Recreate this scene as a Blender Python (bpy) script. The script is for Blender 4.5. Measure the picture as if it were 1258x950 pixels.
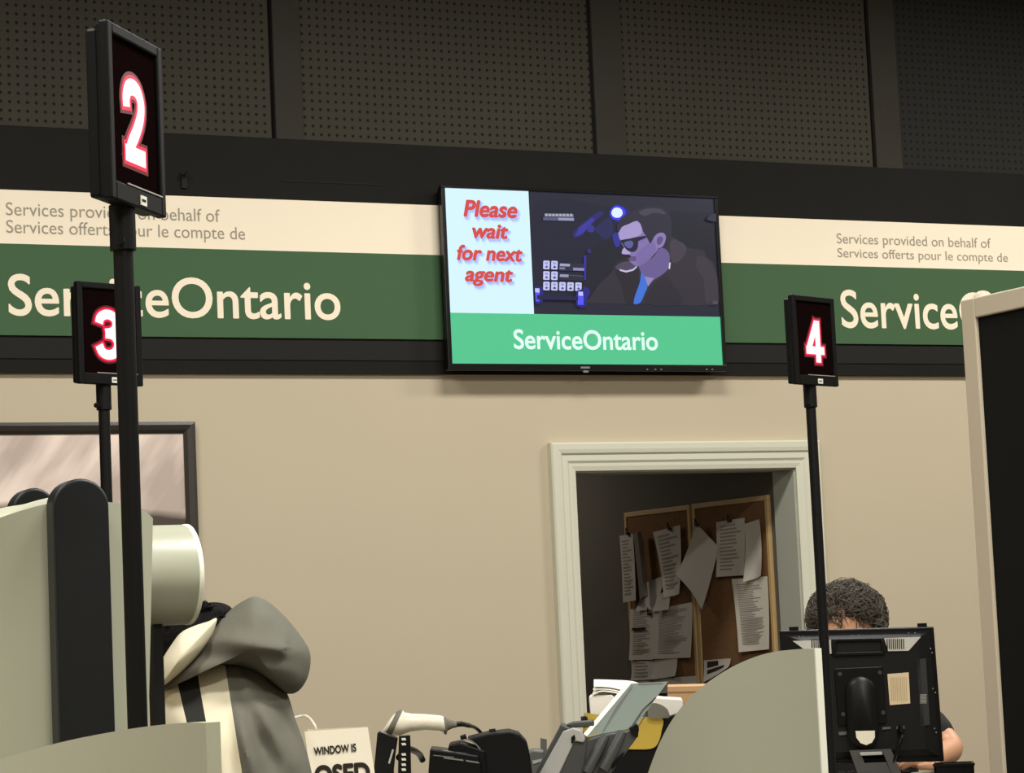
import bpy, bmesh, math, random
from mathutils import Vector, Matrix, noise
random.seed(7)
S = bpy.context.scene
for o in list(bpy.data.objects): bpy.data.objects.remove(o)
# ------------------------------------------------------------------ camera
W, H = 1258.0, 950.0
FPX, YAW, PITCH, ROLL = 3013.3, .457228, .0940755, -.0451676
CAM = Vector((0, -8.6, 1.3))
fw = Vector((math.sin(YAW)*math.cos(PITCH), math.cos(YAW)*math.cos(PITCH), math.sin(PITCH)))
r0 = Vector((math.cos(YAW), -math.sin(YAW), 0)); u0 = r0.cross(fw)
rt = r0*math.cos(ROLL)+u0*math.sin(ROLL); up = u0*math.cos(ROLL)-r0*math.sin(ROLL)
cd = bpy.data.cameras.new('camera'); cam = bpy.data.objects.new('camera', cd); S.collection.objects.link(cam)
cd.sensor_fit = 'HORIZONTAL'; cd.sensor_width = 36; cd.lens = 36*FPX/W; cd.clip_end = 100; cd.clip_start = .05
m = Matrix((rt, up, -fw)).transposed().to_4x4(); m.translation = CAM; cam.matrix_world = m
S.camera = cam
# ------------------------------------------------------------------ world, lamps, exposure
S.view_settings.view_transform = 'Standard'; S.view_settings.look = 'None'
S.view_settings.exposure = 0.0; S.view_settings.gamma = 1; S.view_settings.use_curve_mapping = False
wd = bpy.data.worlds.new('world'); S.world = wd; wd.use_nodes = True
wd.node_tree.nodes['Background'].inputs[0].default_value = (1, .95, .86, 1)
wd.node_tree.nodes['Background'].inputs[1].default_value = .05
def lamp(name, loc, size, power, col=(1, .985, .94), rot=(0, 0, 0)):
    l = bpy.data.lights.new(name, 'AREA'); l.shape = 'RECTANGLE'; l.size, l.size_y = size; l.energy = power; l.color = col
    o = bpy.data.objects.new(name, l); S.collection.objects.link(o); o.location = loc; o.rotation_euler = rot
    return o
for i, (x, y, z, p) in enumerate(((1.3, -2.0, 3.98, 66), (4.0, -2.0, 3.98, 69), (6.9, -2.0, 3.98, 94), (-.8, -6.2, 4.2, 105), (2.6, -6.2, 4.2, 140), (5.6, -6.6, 4.2, 125), (1.0, -9.2, 4.2, 130))):
    lamp('ceiling_lamp', (x, y, z), (1.2, .5), p)
lamp('corridor_fill', (4.7, 2.2, 2.38), (.3, .3), 6, (1, .95, .86))  # added fill light to lift the dark corridor, no known fixture
# ------------------------------------------------------------------ helpers
def ray(x, y): return fw+rt*((x-W/2)/FPX)-up*((y-H/2)/FPX)
def at(x, y, d): return CAM+ray(x, y)*d
def on_y(x, y, Y=0.):
    d = ray(x, y); return CAM+d*((Y-CAM.y)/d.y)
def on_x(x, y, X):
    d = ray(x, y); return CAM+d*((X-CAM.x)/d.x)
def on_z(x, y, Z):
    d = ray(x, y); return CAM+d*((Z-CAM.z)/d.z)
def lin(c): return tuple(((v/255)/12.92 if v/255 <= .04045 else ((v/255+.055)/1.055)**2.4) for v in c)+(1.,)
MATS = {}
def mat(name, col, rough=.6, metal=0, spec=.5, noise_amt=.0, noise_scale=20, bump=0, emit=None, emit_s=1, bump_scale=None):
    if name in MATS: return MATS[name]
    m = bpy.data.materials.new(name); m.use_nodes = True; nt = m.node_tree; b = nt.nodes['Principled BSDF']
    c = lin(col); b.inputs['Base Color'].default_value = c; b.inputs['Roughness'].default_value = rough
    b.inputs['Metallic'].default_value = metal; b.inputs['Specular IOR Level'].default_value = spec
    if emit: b.inputs['Emission Color'].default_value = lin(emit); b.inputs['Emission Strength'].default_value = emit_s
    if noise_amt or bump:
        tc = nt.nodes.new('ShaderNodeTexCoord'); n = nt.nodes.new('ShaderNodeTexNoise'); n.inputs['Scale'].default_value = noise_scale
        n.inputs['Detail'].default_value = 5; nt.links.new(tc.outputs['Object'], n.inputs['Vector'])
        if noise_amt:
            mx = nt.nodes.new('ShaderNodeMix'); mx.data_type = 'RGBA'
            mx.inputs[6].default_value = tuple(v*(1-noise_amt) for v in c[:3])+(1,); mx.inputs[7].default_value = tuple(min(1, v*(1+noise_amt)) for v in c[:3])+(1,)
            nt.links.new(n.outputs['Fac'], mx.inputs[0]); nt.links.new(mx.outputs[2], b.inputs['Base Color'])
        if bump:
            n2 = n
            if bump_scale:
                n2 = nt.nodes.new('ShaderNodeTexNoise'); n2.inputs['Scale'].default_value = bump_scale; nt.links.new(tc.outputs['Object'], n2.inputs['Vector'])
            bp = nt.nodes.new('ShaderNodeBump'); bp.inputs['Strength'].default_value = bump; bp.inputs['Distance'].default_value = .01
            nt.links.new(n2.outputs['Fac'], bp.inputs['Height']); nt.links.new(bp.outputs['Normal'], b.inputs['Normal'])
    MATS[name] = m; return m
def glow(name, col, s=1.):
    if name in MATS: return MATS[name]
    m = bpy.data.materials.new(name); m.use_nodes = True; b = m.node_tree.nodes['Principled BSDF']
    b.inputs['Base Color'].default_value = (.01, .01, .01, 1); b.inputs['Roughness'].default_value = .35; b.inputs['Specular IOR Level'].default_value = .2
    b.inputs['Emission Color'].default_value = lin(col); b.inputs['Emission Strength'].default_value = s
    MATS[name] = m; return m
def link(name, me, mats, parent=None):
    o = bpy.data.objects.new(name, me); S.collection.objects.link(o)
    for mm in (mats if isinstance(mats, (list, tuple)) else [mats]): me.materials.append(mm)
    if parent is not None:
        o.parent = parent
        bpy.context.view_layer.update()
        o.matrix_parent_inverse = parent.matrix_world.inverted()
    return o
class MB:
    def __init__(s): s.bm = bmesh.new(); s.mi = 0
    def face(s, pts):
        vs = [s.bm.verts.new(p) for p in pts]
        try:
            f = s.bm.faces.new(vs); f.material_index = s.mi; return f
        except ValueError: return None
    def box(s, c, size, rot=None):
        c = Vector(c); hx, hy, hz = (v/2 for v in size); R = rot or Matrix.Identity(3)
        v = [s.bm.verts.new(c+R@Vector((x*hx, y*hy, z*hz))) for x in (-1, 1) for y in (-1, 1) for z in (-1, 1)]
        for q in ((0, 1, 3, 2), (4, 6, 7, 5), (0, 4, 5, 1), (2, 3, 7, 6), (0, 2, 6, 4), (1, 5, 7, 3)):
            s.bm.faces.new([v[i] for i in q]).material_index = s.mi
        return s
    def prism(s, pts, ext):
        pts = [Vector(p) for p in pts]; ext = Vector(ext); n = len(pts)
        a = [s.bm.verts.new(p) for p in pts]; b = [s.bm.verts.new(p+ext) for p in pts]
        s.bm.faces.new(a).material_index = s.mi; s.bm.faces.new(b[::-1]).material_index = s.mi
        for i in range(n): s.bm.faces.new((a[i], b[i], b[(i+1) % n], a[(i+1) % n])).material_index = s.mi
        return s
    def loft(s, rings, cap=True, close=True):
        R = [[s.bm.verts.new(p) for p in r] for r in rings]; n = len(R[0])
        for a, b in zip(R, R[1:]):
            for i in range(n if close else n-1):
                s.bm.faces.new((a[i], a[(i+1) % n], b[(i+1) % n], b[i])).material_index = s.mi
        if cap:
            s.bm.faces.new(R[0][::-1]).material_index = s.mi; s.bm.faces.new(R[-1]).material_index = s.mi
        return s
    def tube(s, path, rad, n=12):
        path = [Vector(p) for p in path]; k = len(path)
        rads = rad if isinstance(rad, (list, tuple)) else [rad]*k
        rings = []; prev = None
        for i, p in enumerate(path):
            t = (path[min(i+1, k-1)]-path[max(i-1, 0)]).normalized()
            if prev is None:
                a = t.orthogonal().normalized()
            else:
                a = (prev-t*prev.dot(t)).normalized()
            prev = a; b = t.cross(a)
            rings.append([p+(a*math.cos(q)+b*math.sin(q))*rads[i] for q in (2*math.pi*j/n for j in range(n))])
        return s.loft(rings)
    def ball(s, c, rad, nu=20, nv=12):
        c = Vector(c); rx, ry, rz = rad if isinstance(rad, (tuple, list)) else (rad,)*3
        rings = []
        for j in range(1, nv):
            th = math.pi*j/nv
            rings.append([c+Vector((rx*math.sin(th)*math.cos(a), ry*math.sin(th)*math.sin(a), -rz*math.cos(th))) for a in (2*math.pi*i/nu for i in range(nu))])
        return s.loft(rings)
    def build(s, name, mats, parent=None, smooth=True, ang=40, bevel=0, seg=2):
        bmesh.ops.recalc_face_normals(s.bm, faces=s.bm.faces)
        me = bpy.data.meshes.new(name); s.bm.to_mesh(me); s.bm.free()
        if smooth:
            me.polygons.foreach_set('use_smooth', [True]*len(me.polygons)); me.set_sharp_from_angle(angle=math.radians(ang))
        o = link(name, me, mats, parent)
        if bevel:
            b = o.modifiers.new('bevel', 'BEVEL'); b.width = bevel; b.segments = seg; b.limit_method = 'ANGLE'; b.angle_limit = math.radians(40); b.harden_normals = False
        return o
def tag(o, label, cat, group=None):
    o['label'] = label; o['category'] = cat
    if group: o['group'] = group
    return o
def empty(name, loc, rz, label, cat, group=None):
    o = bpy.data.objects.new(name, None); S.collection.objects.link(o); o.location = loc; o.rotation_euler = (0, 0, rz); o.empty_display_size = .1
    bpy.context.view_layer.update()
    return tag(o, label, cat, group)
def structure(o): o['kind'] = 'structure'; return o
def smoothpts(pts, n=6, closed=True):
    out = []; k = len(pts); P = [Vector(p) for p in pts]
    for i in range(k if closed else k-1):
        g = (lambda j: P[j % k]) if closed else (lambda j: P[max(0, min(k-1, j))])
        a, b, c, d = g(i-1), g(i), g(i+1), g(i+2)
        for q in range(n):
            t = q/n
            out.append(.5*((2*b)+(c-a)*t+(2*a-5*b+4*c-d)*t*t+(3*b-a-3*c+d)*t**3))
    if not closed: out.append(P[-1])
    return out
def text_mesh(body, bold=0., shear=0., spacing=1.):
    cu = bpy.data.curves.new('lettering', 'FONT'); cu.body = body; cu.size = 1; cu.shear = shear; cu.space_character = spacing
    cu.resolution_u = 6
    o = bpy.data.objects.new('lettering', cu); S.collection.objects.link(o)
    dg = bpy.context.evaluated_depsgraph_get(); me = bpy.data.meshes.new_from_object(o.evaluated_get(dg))
    bpy.data.objects.remove(o); bpy.data.curves.remove(cu)
    if bold:   # heavier strokes: the same outline laid round a small circle
        vs = [v.co.copy() for v in me.vertices]; fs = [tuple(p.vertices) for p in me.polygons]; V = []; Fc = []
        for k in range(13):
            d = Vector((0, 0, 0)) if k == 12 else Vector((math.cos(k*math.pi/6), math.sin(k*math.pi/6), 0))*bold
            n0 = len(V); V += [v+d+Vector((0, 0, k)) for v in vs]; Fc += [tuple(i+n0 for i in f) for f in fs]
        bpy.data.meshes.remove(me); me = bpy.data.meshes.new('lettering'); me.from_pydata(V, [], Fc)
    return me
def put_text(name, body, origin, ex, ey, w, h, m, parent, bold=0., shear=0., lift=.001, spacing=1.):
    """fits the words in a w x h box whose lower left corner is origin, along ex and ey"""
    me = text_mesh(body, bold, shear, spacing); xs = [v.co.x for v in me.vertices]; ys = [v.co.y for v in me.vertices]
    x0, x1, y0, y1 = min(xs), max(xs), min(ys), max(ys); ex = Vector(ex).normalized(); ey = Vector(ey).normalized(); n = ex.cross(ey)
    for v in me.vertices:
        v.co = Vector(origin)+ex*((v.co.x-x0)/(x1-x0)*w)+ey*((v.co.y-y0)/(y1-y0)*h)+n*(lift+v.co.z*.00004)
    me.polygons.foreach_set('use_smooth', [False]*len(me.polygons)); me.materials.clear()
    return link(name, me, m, parent)
XW = Vector((1, 0, 0)); ZW = Vector((0, 0, 1))
def text_px(name, body, x0, x1, y0, y1, Y, m, parent, **k):
    """words on a plane facing the room at depth Y whose box covers these picture columns and rows at their middle"""
    xc, yc = (x0+x1)/2, (y0+y1)/2
    a, b, c, d = on_y(x0, yc, Y), on_y(x1, yc, Y), on_y(xc, y1, Y), on_y(xc, y0, Y)
    return put_text(name, body, (a.x, Y, c.z), XW, ZW, b.x-a.x, d.z-c.z, m, parent, **k)
# ------------------------------------------------------------------ materials
wall_m = mat('beige_wall_paint', (192, 179, 154), .75, spec=.15, noise_amt=.02, noise_scale=3, bump=.03, bump_scale=220)
black_p = mat('black_wall_paint', (28, 27, 24), .75, spec=.12, noise_amt=.12, noise_scale=6)
batten_m = mat('batten_paint', (54, 51, 45), .75, spec=.12, noise_amt=.08, noise_scale=8)
dark_trim = mat('dark_trim_paint', (33, 32, 29), .7, spec=.15)
white_trim = mat('white_trim_paint', (206, 204, 184), .45, noise_amt=.015)
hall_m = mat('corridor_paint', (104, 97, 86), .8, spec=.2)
jamb_m = mat('jamb_paint', (186, 186, 170), .5)
plastic = mat('black_plastic', (10, 10, 10), .5, spec=.18, noise_amt=.1, noise_scale=60, bump=.04, bump_scale=500)
plastic_s = mat('smooth_black_plastic', (10, 10, 10), .34, spec=.25)
metal_b = mat('black_metal_pole', (13, 12, 12), .5, spec=.2)
screen_m = mat('grey_green_panel', (170, 171, 150), .38, spec=.5)
wing_m = mat('grey_divider_panel', (194, 194, 172), .36, spec=.5)
edge_m = mat('pale_edge', (246, 246, 226), .5)
paper_m = mat('white_paper', (226, 216, 198), .8, spec=.2, noise_amt=.03, noise_scale=9)
dpaper_m = mat('office_paper', (205, 196, 182), .8, spec=.2, noise_amt=.05, noise_scale=9)
ink_m = mat('grey_ink', (158, 150, 139), .9, spec=.1)
ink_d = mat('dark_ink', (52, 46, 40), .9, spec=.1)
grey_pl = mat('grey_plastic', (92, 92, 86), .45)
lgrey_pl = mat('light_grey_plastic', (170, 168, 160), .45)
counter_m = mat('counter_laminate', (150, 146, 132), .45)

def peg_material(name, col, hole):
    m = bpy.data.materials.new(name); m.use_nodes = True; nt = m.node_tree; b = nt.nodes['Principled BSDF']; b.inputs['Roughness'].default_value = .75; b.inputs['Specular IOR Level'].default_value = .12
    N = nt.nodes.new; L = nt.links.new
    g = N('ShaderNodeNewGeometry'); sx = N('ShaderNodeSeparateXYZ'); L(g.outputs['Position'], sx.inputs[0])
    pw = []
    for k in ('X', 'Z'):
        a = N('ShaderNodeMath'); a.operation = 'DIVIDE'; L(sx.outputs[k], a.inputs[0]); a.inputs[1].default_value = .0325
        f = N('ShaderNodeMath'); f.operation = 'FRACT'; L(a.outputs[0], f.inputs[0])
        s = N('ShaderNodeMath'); s.operation = 'SUBTRACT'; L(f.outputs[0], s.inputs[0]); s.inputs[1].default_value = .5
        p = N('ShaderNodeMath'); p.operation = 'MULTIPLY'; L(s.outputs[0], p.inputs[0]); L(s.outputs[0], p.inputs[1]); pw.append(p)
    ad = N('ShaderNodeMath'); L(pw[0].outputs[0], ad.inputs[0]); L(pw[1].outputs[0], ad.inputs[1])
    r = N('ShaderNodeMapRange'); L(ad.outputs[0], r.inputs[0]); r.inputs[1].default_value = .02; r.inputs[2].default_value = .042
    no = N('ShaderNodeTexNoise'); no.inputs['Scale'].default_value = 2.2
    mx0 = N('ShaderNodeMix'); mx0.data_type = 'RGBA'; c = lin(col); mx0.inputs[6].default_value = tuple(v*.88 for v in c[:3])+(1,); mx0.inputs[7].default_value = tuple(v*1.12 for v in c[:3])+(1,)
    L(no.outputs['Fac'], mx0.inputs[0])
    mx = N('ShaderNodeMix'); mx.data_type = 'RGBA'; L(r.outputs[0], mx.inputs[0]); mx.inputs[6].default_value = lin(hole); L(mx0.outputs[2], mx.inputs[7])
    L(mx.outputs[2], b.inputs['Base Color'])
    bp = N('ShaderNodeBump'); bp.inputs['Strength'].default_value = .6; bp.inputs['Distance'].default_value = .004; L(r.outputs[0], bp.inputs['Height']); L(bp.outputs['Normal'], b.inputs['Normal'])
    return m
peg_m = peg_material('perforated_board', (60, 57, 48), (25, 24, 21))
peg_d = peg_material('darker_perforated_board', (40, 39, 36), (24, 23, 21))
# ------------------------------------------------------------------ the room
CT = .88                                   # counter height
XJ = 5.521                                  # right side of the doorway
XD0, ZD = 4.48, 1.873
b = MB(); b.box((3, -5, -.05), (13, 12, .1)); structure(b.build('floor', mat('floor_tile', (70, 64, 56), .5, noise_amt=.1), bevel=0))
b = MB(); b.box((3, -5, 4.65), (13, 12, .1)); structure(b.build('ceiling', mat('ceiling_paint', (40, 38, 35), .8)))
WT = .16
b = MB()
b.box(((-3+XD0)/2, WT/2, 1.15), (XD0+3, WT, 2.3)); b.box(((XJ+9)/2, WT/2, 1.15), (9-XJ, WT, 2.3)); b.box(((XJ+XD0)/2, WT/2, (2.3+ZD)/2), (XJ-XD0, WT, 2.3-ZD))
structure(b.build('wall_back', wall_m, smooth=False))
b = MB(); b.box((3, WT/2, 3.45), (12, WT, 2.3)); structure(b.build('wall_back_upper', mat('gap', (12, 12, 11), .9), smooth=False))
for nm, c, s in (('wall_left', (-3.05, -5, 2.3), (.1, 12, 4.6)), ('wall_right', (9.05, -5, 2.3), (.1, 12, 4.6)), ('wall_front', (3, -11.05, 2.3), (12, .1, 4.6))):
    b = MB(); b.box(c, s); structure(b.build(nm, wall_m, smooth=False))
# corridor behind the doorway
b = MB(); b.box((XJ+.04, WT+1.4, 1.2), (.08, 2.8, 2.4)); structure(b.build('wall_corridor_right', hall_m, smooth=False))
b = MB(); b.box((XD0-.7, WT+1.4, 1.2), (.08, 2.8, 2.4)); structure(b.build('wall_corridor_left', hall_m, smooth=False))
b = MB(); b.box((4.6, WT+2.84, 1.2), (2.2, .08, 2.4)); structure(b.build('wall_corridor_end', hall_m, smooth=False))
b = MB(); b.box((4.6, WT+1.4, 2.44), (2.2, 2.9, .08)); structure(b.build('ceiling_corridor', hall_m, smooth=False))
b = MB(); b.box((4.6, WT+1.4, -.05), (2.2, 2.9, .1)); structure(b.build('floor_corridor', mat('floor_tile', (120, 108, 92), .5), smooth=False))
# door lining
b = MB(); b.box((XJ-.006, WT/2, ZD/2), (.012, WT+.002, ZD)); b.box((XD0+.006, WT/2, ZD/2), (.012, WT+.002, ZD)); b.box(((XD0+XJ)/2, WT/2, ZD-.006), (XJ-XD0, WT+.002, .012))
structure(b.build('door_1', jamb_m, smooth=False))
# moulded casing round the doorway, stepped profile
def casing(x0, x1, zt, w):
    prof = [(0, 0), (0, -.016), (.018, -.02), (.03, -.02), (.04, -.026), (.062, -.026), (.07, -.033), (.085, -.036), (w-.006, -.036), (w, -.03), (w, 0)]
    bb = MB()
    path = [((x0, 0), (-1, 0)), ((x0, zt), (-1, 1)), ((x1, zt), (1, 1)), ((x1, 0), (1, 0))]
    rings = []
    for (x, z), (dx, dz) in path:
        rings.append([Vector((x+dx*a, y, z+dz*a)) for a, y in prof])
    bb.loft(rings); return bb.build('trim_1', white_trim, smooth=False)
structure(casing(XD0+.006, XJ-.006, ZD-.006, .112))
# upper wall: perforated boards, battens, fascia, bands
zf0, zf1 = 2.9085, 3.13
bat = [(3.262, 3.385), (4.637, 4.786), (5.990, 6.135)]
cuts = [1.89, 2.02]; xs = [-3]+[v for bb in bat for v in bb]+[9]
panels = [(-3, 1.90), (2.02, bat[0][0]), (bat[0][1], bat[1][0]), (bat[1][1], bat[2][0]), (bat[2][1], 7.35), (7.5, 9)]
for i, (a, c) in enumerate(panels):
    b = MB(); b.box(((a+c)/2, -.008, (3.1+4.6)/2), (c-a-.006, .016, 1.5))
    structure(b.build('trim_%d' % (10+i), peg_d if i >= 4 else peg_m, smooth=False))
for i, (a, c) in enumerate([(1.90, 2.02)]+bat+[(7.35, 7.5)]):
    b = MB(); b.box(((a+c)/2+.006, -.013, (3.1+4.6)/2), (c-a-.012, .026, 1.5))
    structure(b.build('trim_%d' % (20+i), batten_m, smooth=False, bevel=.003))
b = MB(); b.box((3, -.01, (2.2+3.14)/2), (12, .02, 3.14-2.3)); structure(b.build('trim_2', black_p, smooth=False))
b = MB(); b.box((3, -.014, (zf0+3.145)/2), (12, .028, 3.145-zf0)); structure(b.build('trim_3', black_p, smooth=False, bevel=.004))
b = MB(); b.box((3, -.012, 2.341), (12, .024, .083)); structure(b.build('trim_4', dark_trim, smooth=False, bevel=.003))
b = MB(); b.box((3, -.008, 2.273), (12, .016, .042)); structure(b.build('trim_5', black_p, smooth=False, bevel=.002))
# the seam and a wall hook on the fascia
sa, sb = on_y(345, 222, -.028), on_y(470, 231, -.028)
b = MB(); b.box(((sa.x+sb.x)/2, -.029, sa.z), (sb.x-sa.x, .003, .006)); structure(b.build('trim_6', mat('gap', (12, 12, 11), .9)))
h = on_y(228, 214, -.05)
b = MB(); b.box((h.x, -.032, h.z-.02), (.022, .008, .06)); b.tube([(h.x, -.032, h.z), (h.x, -.056, h.z-.005), (h.x, -.063, h.z+.012)], .006)
tag(b.build('wall_hook', dark_trim), 'small dark hook on the black fascia just above the left cream sign', 'hook')
# ------------------------------------------------------------------ sign boards
cream = mat('cream_sign_face', (244, 230, 205), .6, spec=.15, noise_amt=.01); green = mat('green_sign_face', (68, 96, 66), .6, spec=.12, noise_amt=.02); taupe = mat('taupe_lettering', (150, 141, 122), .6)
Z0, Z1, Z2 = 2.383, 2.713, 2.9085
def sign(name, x0, x1, tx, label):
    r = empty(name, ((x0+x1)/2, -.025, Z0), 0, label, 'sign', None)
    Y = -.033
    b = MB(); b.box(((x0+x1)/2, Y+.0065, (Z1+Z2)/2), (x1-x0, .013, Z2-Z1)); b.build('upper_band', cream, r, smooth=False)
    b = MB(); b.box(((x0+x1)/2, Y+.0065, (Z0+Z1)/2), (x1-x0, .013, Z1-Z0)); b.build('lower_band', green, r, smooth=False)
    big, l1, l2 = tx
    put_text('lettering', 'ServiceOntario', (big[0], Y, big[1]), XW, ZW, big[2], big[3], cream, r, bold=.012)
    put_text('lettering', 'Services provided on behalf of', (l1[0], Y, l1[1]), XW, ZW, l1[2], l1[3], taupe, r)
    put_text('lettering', 'Services offerts pour le compte de', (l2[0], Y, l2[1]), XW, ZW, l2[2], l2[3], taupe, r)
    return r
YT = -.034
def zz(x, y): return on_y(x, y, YT).z
def xx(x, y): return on_y(x, y, YT).x
bz0, bz1 = zz(30, 388.5), zz(30, 336.5)
sx0 = xx(10, 365); bw = xx(418, 370)-sx0; l1w = xx(270, 265)-sx0; l2w = xx(301, 287)-sx0
zA0, zA1 = zz(100, 272.5), zz(20, 248.8); zB0, zB1 = zz(216, 297), zz(20, 270.5)
rx0 = xx(1033, 380)
sign('sign_board', 1.2, 4.5, ((sx0, bz0, bw, bz1-bz0), (sx0, zA0, l1w, zA1-zA0), (sx0, zB0, l2w, zB1-zB0)), 'cream and green sign board on the wall left of the television')
rb0, rb1 = zz(1048, 403.5), zz(1048, 356); rA0, rA1 = zz(1095, 305), zz(1040, 287); rB0, rB1 = zz(1200, 324.5), zz(1040, 305)
sign('sign_board', 4.503, 7.9, ((rx0, rb0, bw, rb1-rb0), (rx0, rA0, xx(1217, 297)-rx0, rA1-rA0), (rx0, rB0, xx(1238, 315)-rx0, rB1-rB0)), 'cream and green sign board on the wall right of the television')
# ------------------------------------------------------------------ television
TY = -.1
tl, tr, br_, bl = on_y(548, 227, TY), on_y(890, 241, TY), on_y(885.5, 458, TY), on_y(545, 453, TY)
tx0, tx1, tz0, tz1 = (tl.x+bl.x)/2, (tr.x+br_.x)/2, (bl.z+br_.z)/2, (tl.z+tr.z)/2
tv = empty('television', ((tx0+tx1)/2, -.085, tz0), 0, 'black flat television on the wall showing the wait message', 'television')
gloss = mat('glossy_black_bezel', (14, 14, 16), .22)
s_l, s_r = (on_y(553, 231, TY).x+on_y(550, 447, TY).x)/2, (on_y(885, 244, TY).x+on_y(882, 448, TY).x)/2
s_t, s_b = (on_y(553, 231, TY).z+on_y(885, 244, TY).z)/2, (on_y(550, 447, TY).z+on_y(882, 448, TY).z)/2
b = MB()
for a, c in (((tx0, tz0), (tx1, s_b)), ((tx0, s_t), (tx1, tz1)), ((tx0, s_b), (s_l, s_t)), ((s_r, s_b), (tx1, s_t))):
    b.box(((a[0]+c[0])/2, TY+.012, (a[1]+c[1])/2), (c[0]-a[0], .024, c[1]-a[1]))
b.build('bezel', gloss, tv, smooth=False, bevel=.002)
b = MB(); b.box(((tx0+tx1)/2, TY+.035, (tz0+tz1)/2), (tx1-tx0-.01, .03, tz1-tz0-.01)); 
b.build('back_housing', plastic, tv, smooth=False, bevel=.006)
b = MB(); b.box(((tx0+tx1)/2, -.045, (tz0+tz1)/2), (.4, .009, .4)); b.box(((tx0+tx1)/2-.14, -.0417, (tz0+tz1)/2), (.05, .0165, .3)); b.box(((tx0+tx1)/2+.14, -.0417, (tz0+tz1)/2), (.05, .0165, .3))
b.build('wall_mount', metal_b, tv, smooth=False)
b = MB(); p = on_y(719, 453, TY); b.box((p.x, TY-.001, p.z+.004), (.04, .002, .008)); bgm = mat('badge_grey', (120, 120, 122), .4); b.build('badge', bgm, tv, smooth=False)
b = MB(); b.box((p.x, TY-.002, p.z-.012), (.022, .006, .008)); b.build('sensor', bgm, tv, smooth=False)
for q in (795, 805, 812, 868, 875): p = on_y(q, 454, TY); b = MB(); b.box((p.x, TY-.001, p.z), (.008, .002, .004)); b.build('button', bgm, tv, smooth=False)
# the picture on the screen: flat coloured areas laid on the glass
scr = MB(); smats = []
def sm(col, s=1.):
    mm = glow('screen_%d_%d_%d' % tuple(col), col, s)
    if mm not in smats: smats.append(mm)
    return smats.index(mm)
LY = [TY+.008]
def patch(pts, col, step=True):
    if step: LY[0] -= .00012
    P = [on_y(x, y, LY[0]) for x, y in pts]; P = [(p.x, p.z) for p in P]
    for ax, lim, sg in ((0, xs_+.004, 1), (0, s_r, -1), (1, zs_+.002, 1), (1, s_t, -1)):
        Q = []
        for i in range(len(P)):
            a, c = P[i-1], P[i]; da, dc = (a[ax]-lim)*sg, (c[ax]-lim)*sg
            if da*dc < 0: t = da/(da-dc); Q.append((a[0]+(c[0]-a[0])*t, a[1]+(c[1]-a[1])*t))
            if dc >= 0: Q.append(c)
        P = Q
    if len(P) < 3: return
    scr.mi = sm(col); scr.face([Vector((x, LY[0], z)) for x, z in P])
def rect(x0, z0, x1, z1, col):
    LY[0] -= .00012; scr.mi = sm(col); y = LY[0]; scr.face([(x0, y, z0), (x1, y, z0), (x1, y, z1), (x0, y, z1)])
xs_ = (on_y(655, 237, TY).x+on_y(652.5, 386, TY).x)/2; zs_ = (on_y(555, 385, TY).z+on_y(880, 388, TY).z)/2
rect(s_l, s_b, s_r, s_t, (30, 31, 48))
rect(s_l, zs_, xs_, s_t, (214, 246, 255)); rect(s_l, s_b, s_r, zs_, (84, 198, 142)); rect(xs_+.004, zs_+.002, s_r, s_t, (33, 34, 52))
Zm = lambda pts: [(640+x/4.838, 220+y/4.838) for x, y in pts]
def zp(pts, col, sp=0): 
    q = Zm(pts)
    if sp: q = [(v.x, v.y) for v in smoothpts([Vector((x, y, 0)) for x, y in q], sp)]
    patch(q, col)
zp([(95, 165), (1175, 200), (1165, 750), (75, 735)], (26, 27, 42))
zp([(85, 150), (500, 160), (640, 185), (560, 330), (420, 420), (330, 640), (90, 700)], (28, 28, 50), 4)
# blue stage light and its beams
zp([(310, 320), (345, 280), (430, 215), (470, 190), (500, 200), (440, 250), (400, 300), (345, 345), (312, 348)], (38, 36, 110))
zp([(345, 290), (420, 230), (440, 240), (360, 330), (320, 340)], (58, 54, 158))
zp([(400, 270), (435, 285), (430, 315), (395, 310)], (52, 50, 140), 3)
zp([(440, 290), (530, 230), (545, 320), (510, 360), (460, 330)], (34, 36, 84), 4)
zp([(545, 330), (580, 325), (590, 390), (560, 400)], (40, 48, 150), 4)
zp([(530, 200), (545, 165), (575, 155), (610, 170), (620, 205), (600, 245), (560, 245), (538, 230)], (42, 36, 190), 4)
zp([(520, 205), (570, 150), (650, 195), (600, 262), (560, 250)], (34, 30, 120), 4)
zp([(530, 200), (545, 168), (575, 158), (612, 175), (622, 205), (602, 243), (562, 243), (538, 230)], (58, 60, 232), 4)
zp([(538, 198), (552, 175), (576, 170), (598, 182), (604, 205), (590, 226), (565, 230), (545, 220)], (226, 240, 255), 4)
# hooded jacket of the man in the picture
zp([(385, 735), (420, 690), (470, 620), (540, 555), (560, 500), (610, 475), (700, 450), (760, 440), (850, 330), (920, 355), (985, 405), (1085, 425), (1100, 460), (1145, 500), (1168, 590), (1168, 742), (700, 742), (380, 738)], (48, 43, 54), 3)
zp([(560, 505), (600, 480), (650, 480), (690, 510), (700, 560), (700, 735), (620, 735), (600, 640), (560, 560)], (36, 33, 44), 3)
zp([(560, 525), (600, 495), (655, 490), (690, 515), (640, 545), (590, 545)], (78, 66, 92), 3)
zp([(895, 360), (960, 380), (985, 415), (960, 470), (905, 500), (885, 440)], (66, 58, 72), 3)
zp([(1060, 455), (1130, 500), (1165, 600), (1165, 735), (1100, 735), (1085, 600), (1040, 520)], (58, 52, 62), 3)
zp([(740, 742), (780, 640), (850, 580), (900, 620), (960, 742)], (40, 36, 48), 3)
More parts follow.
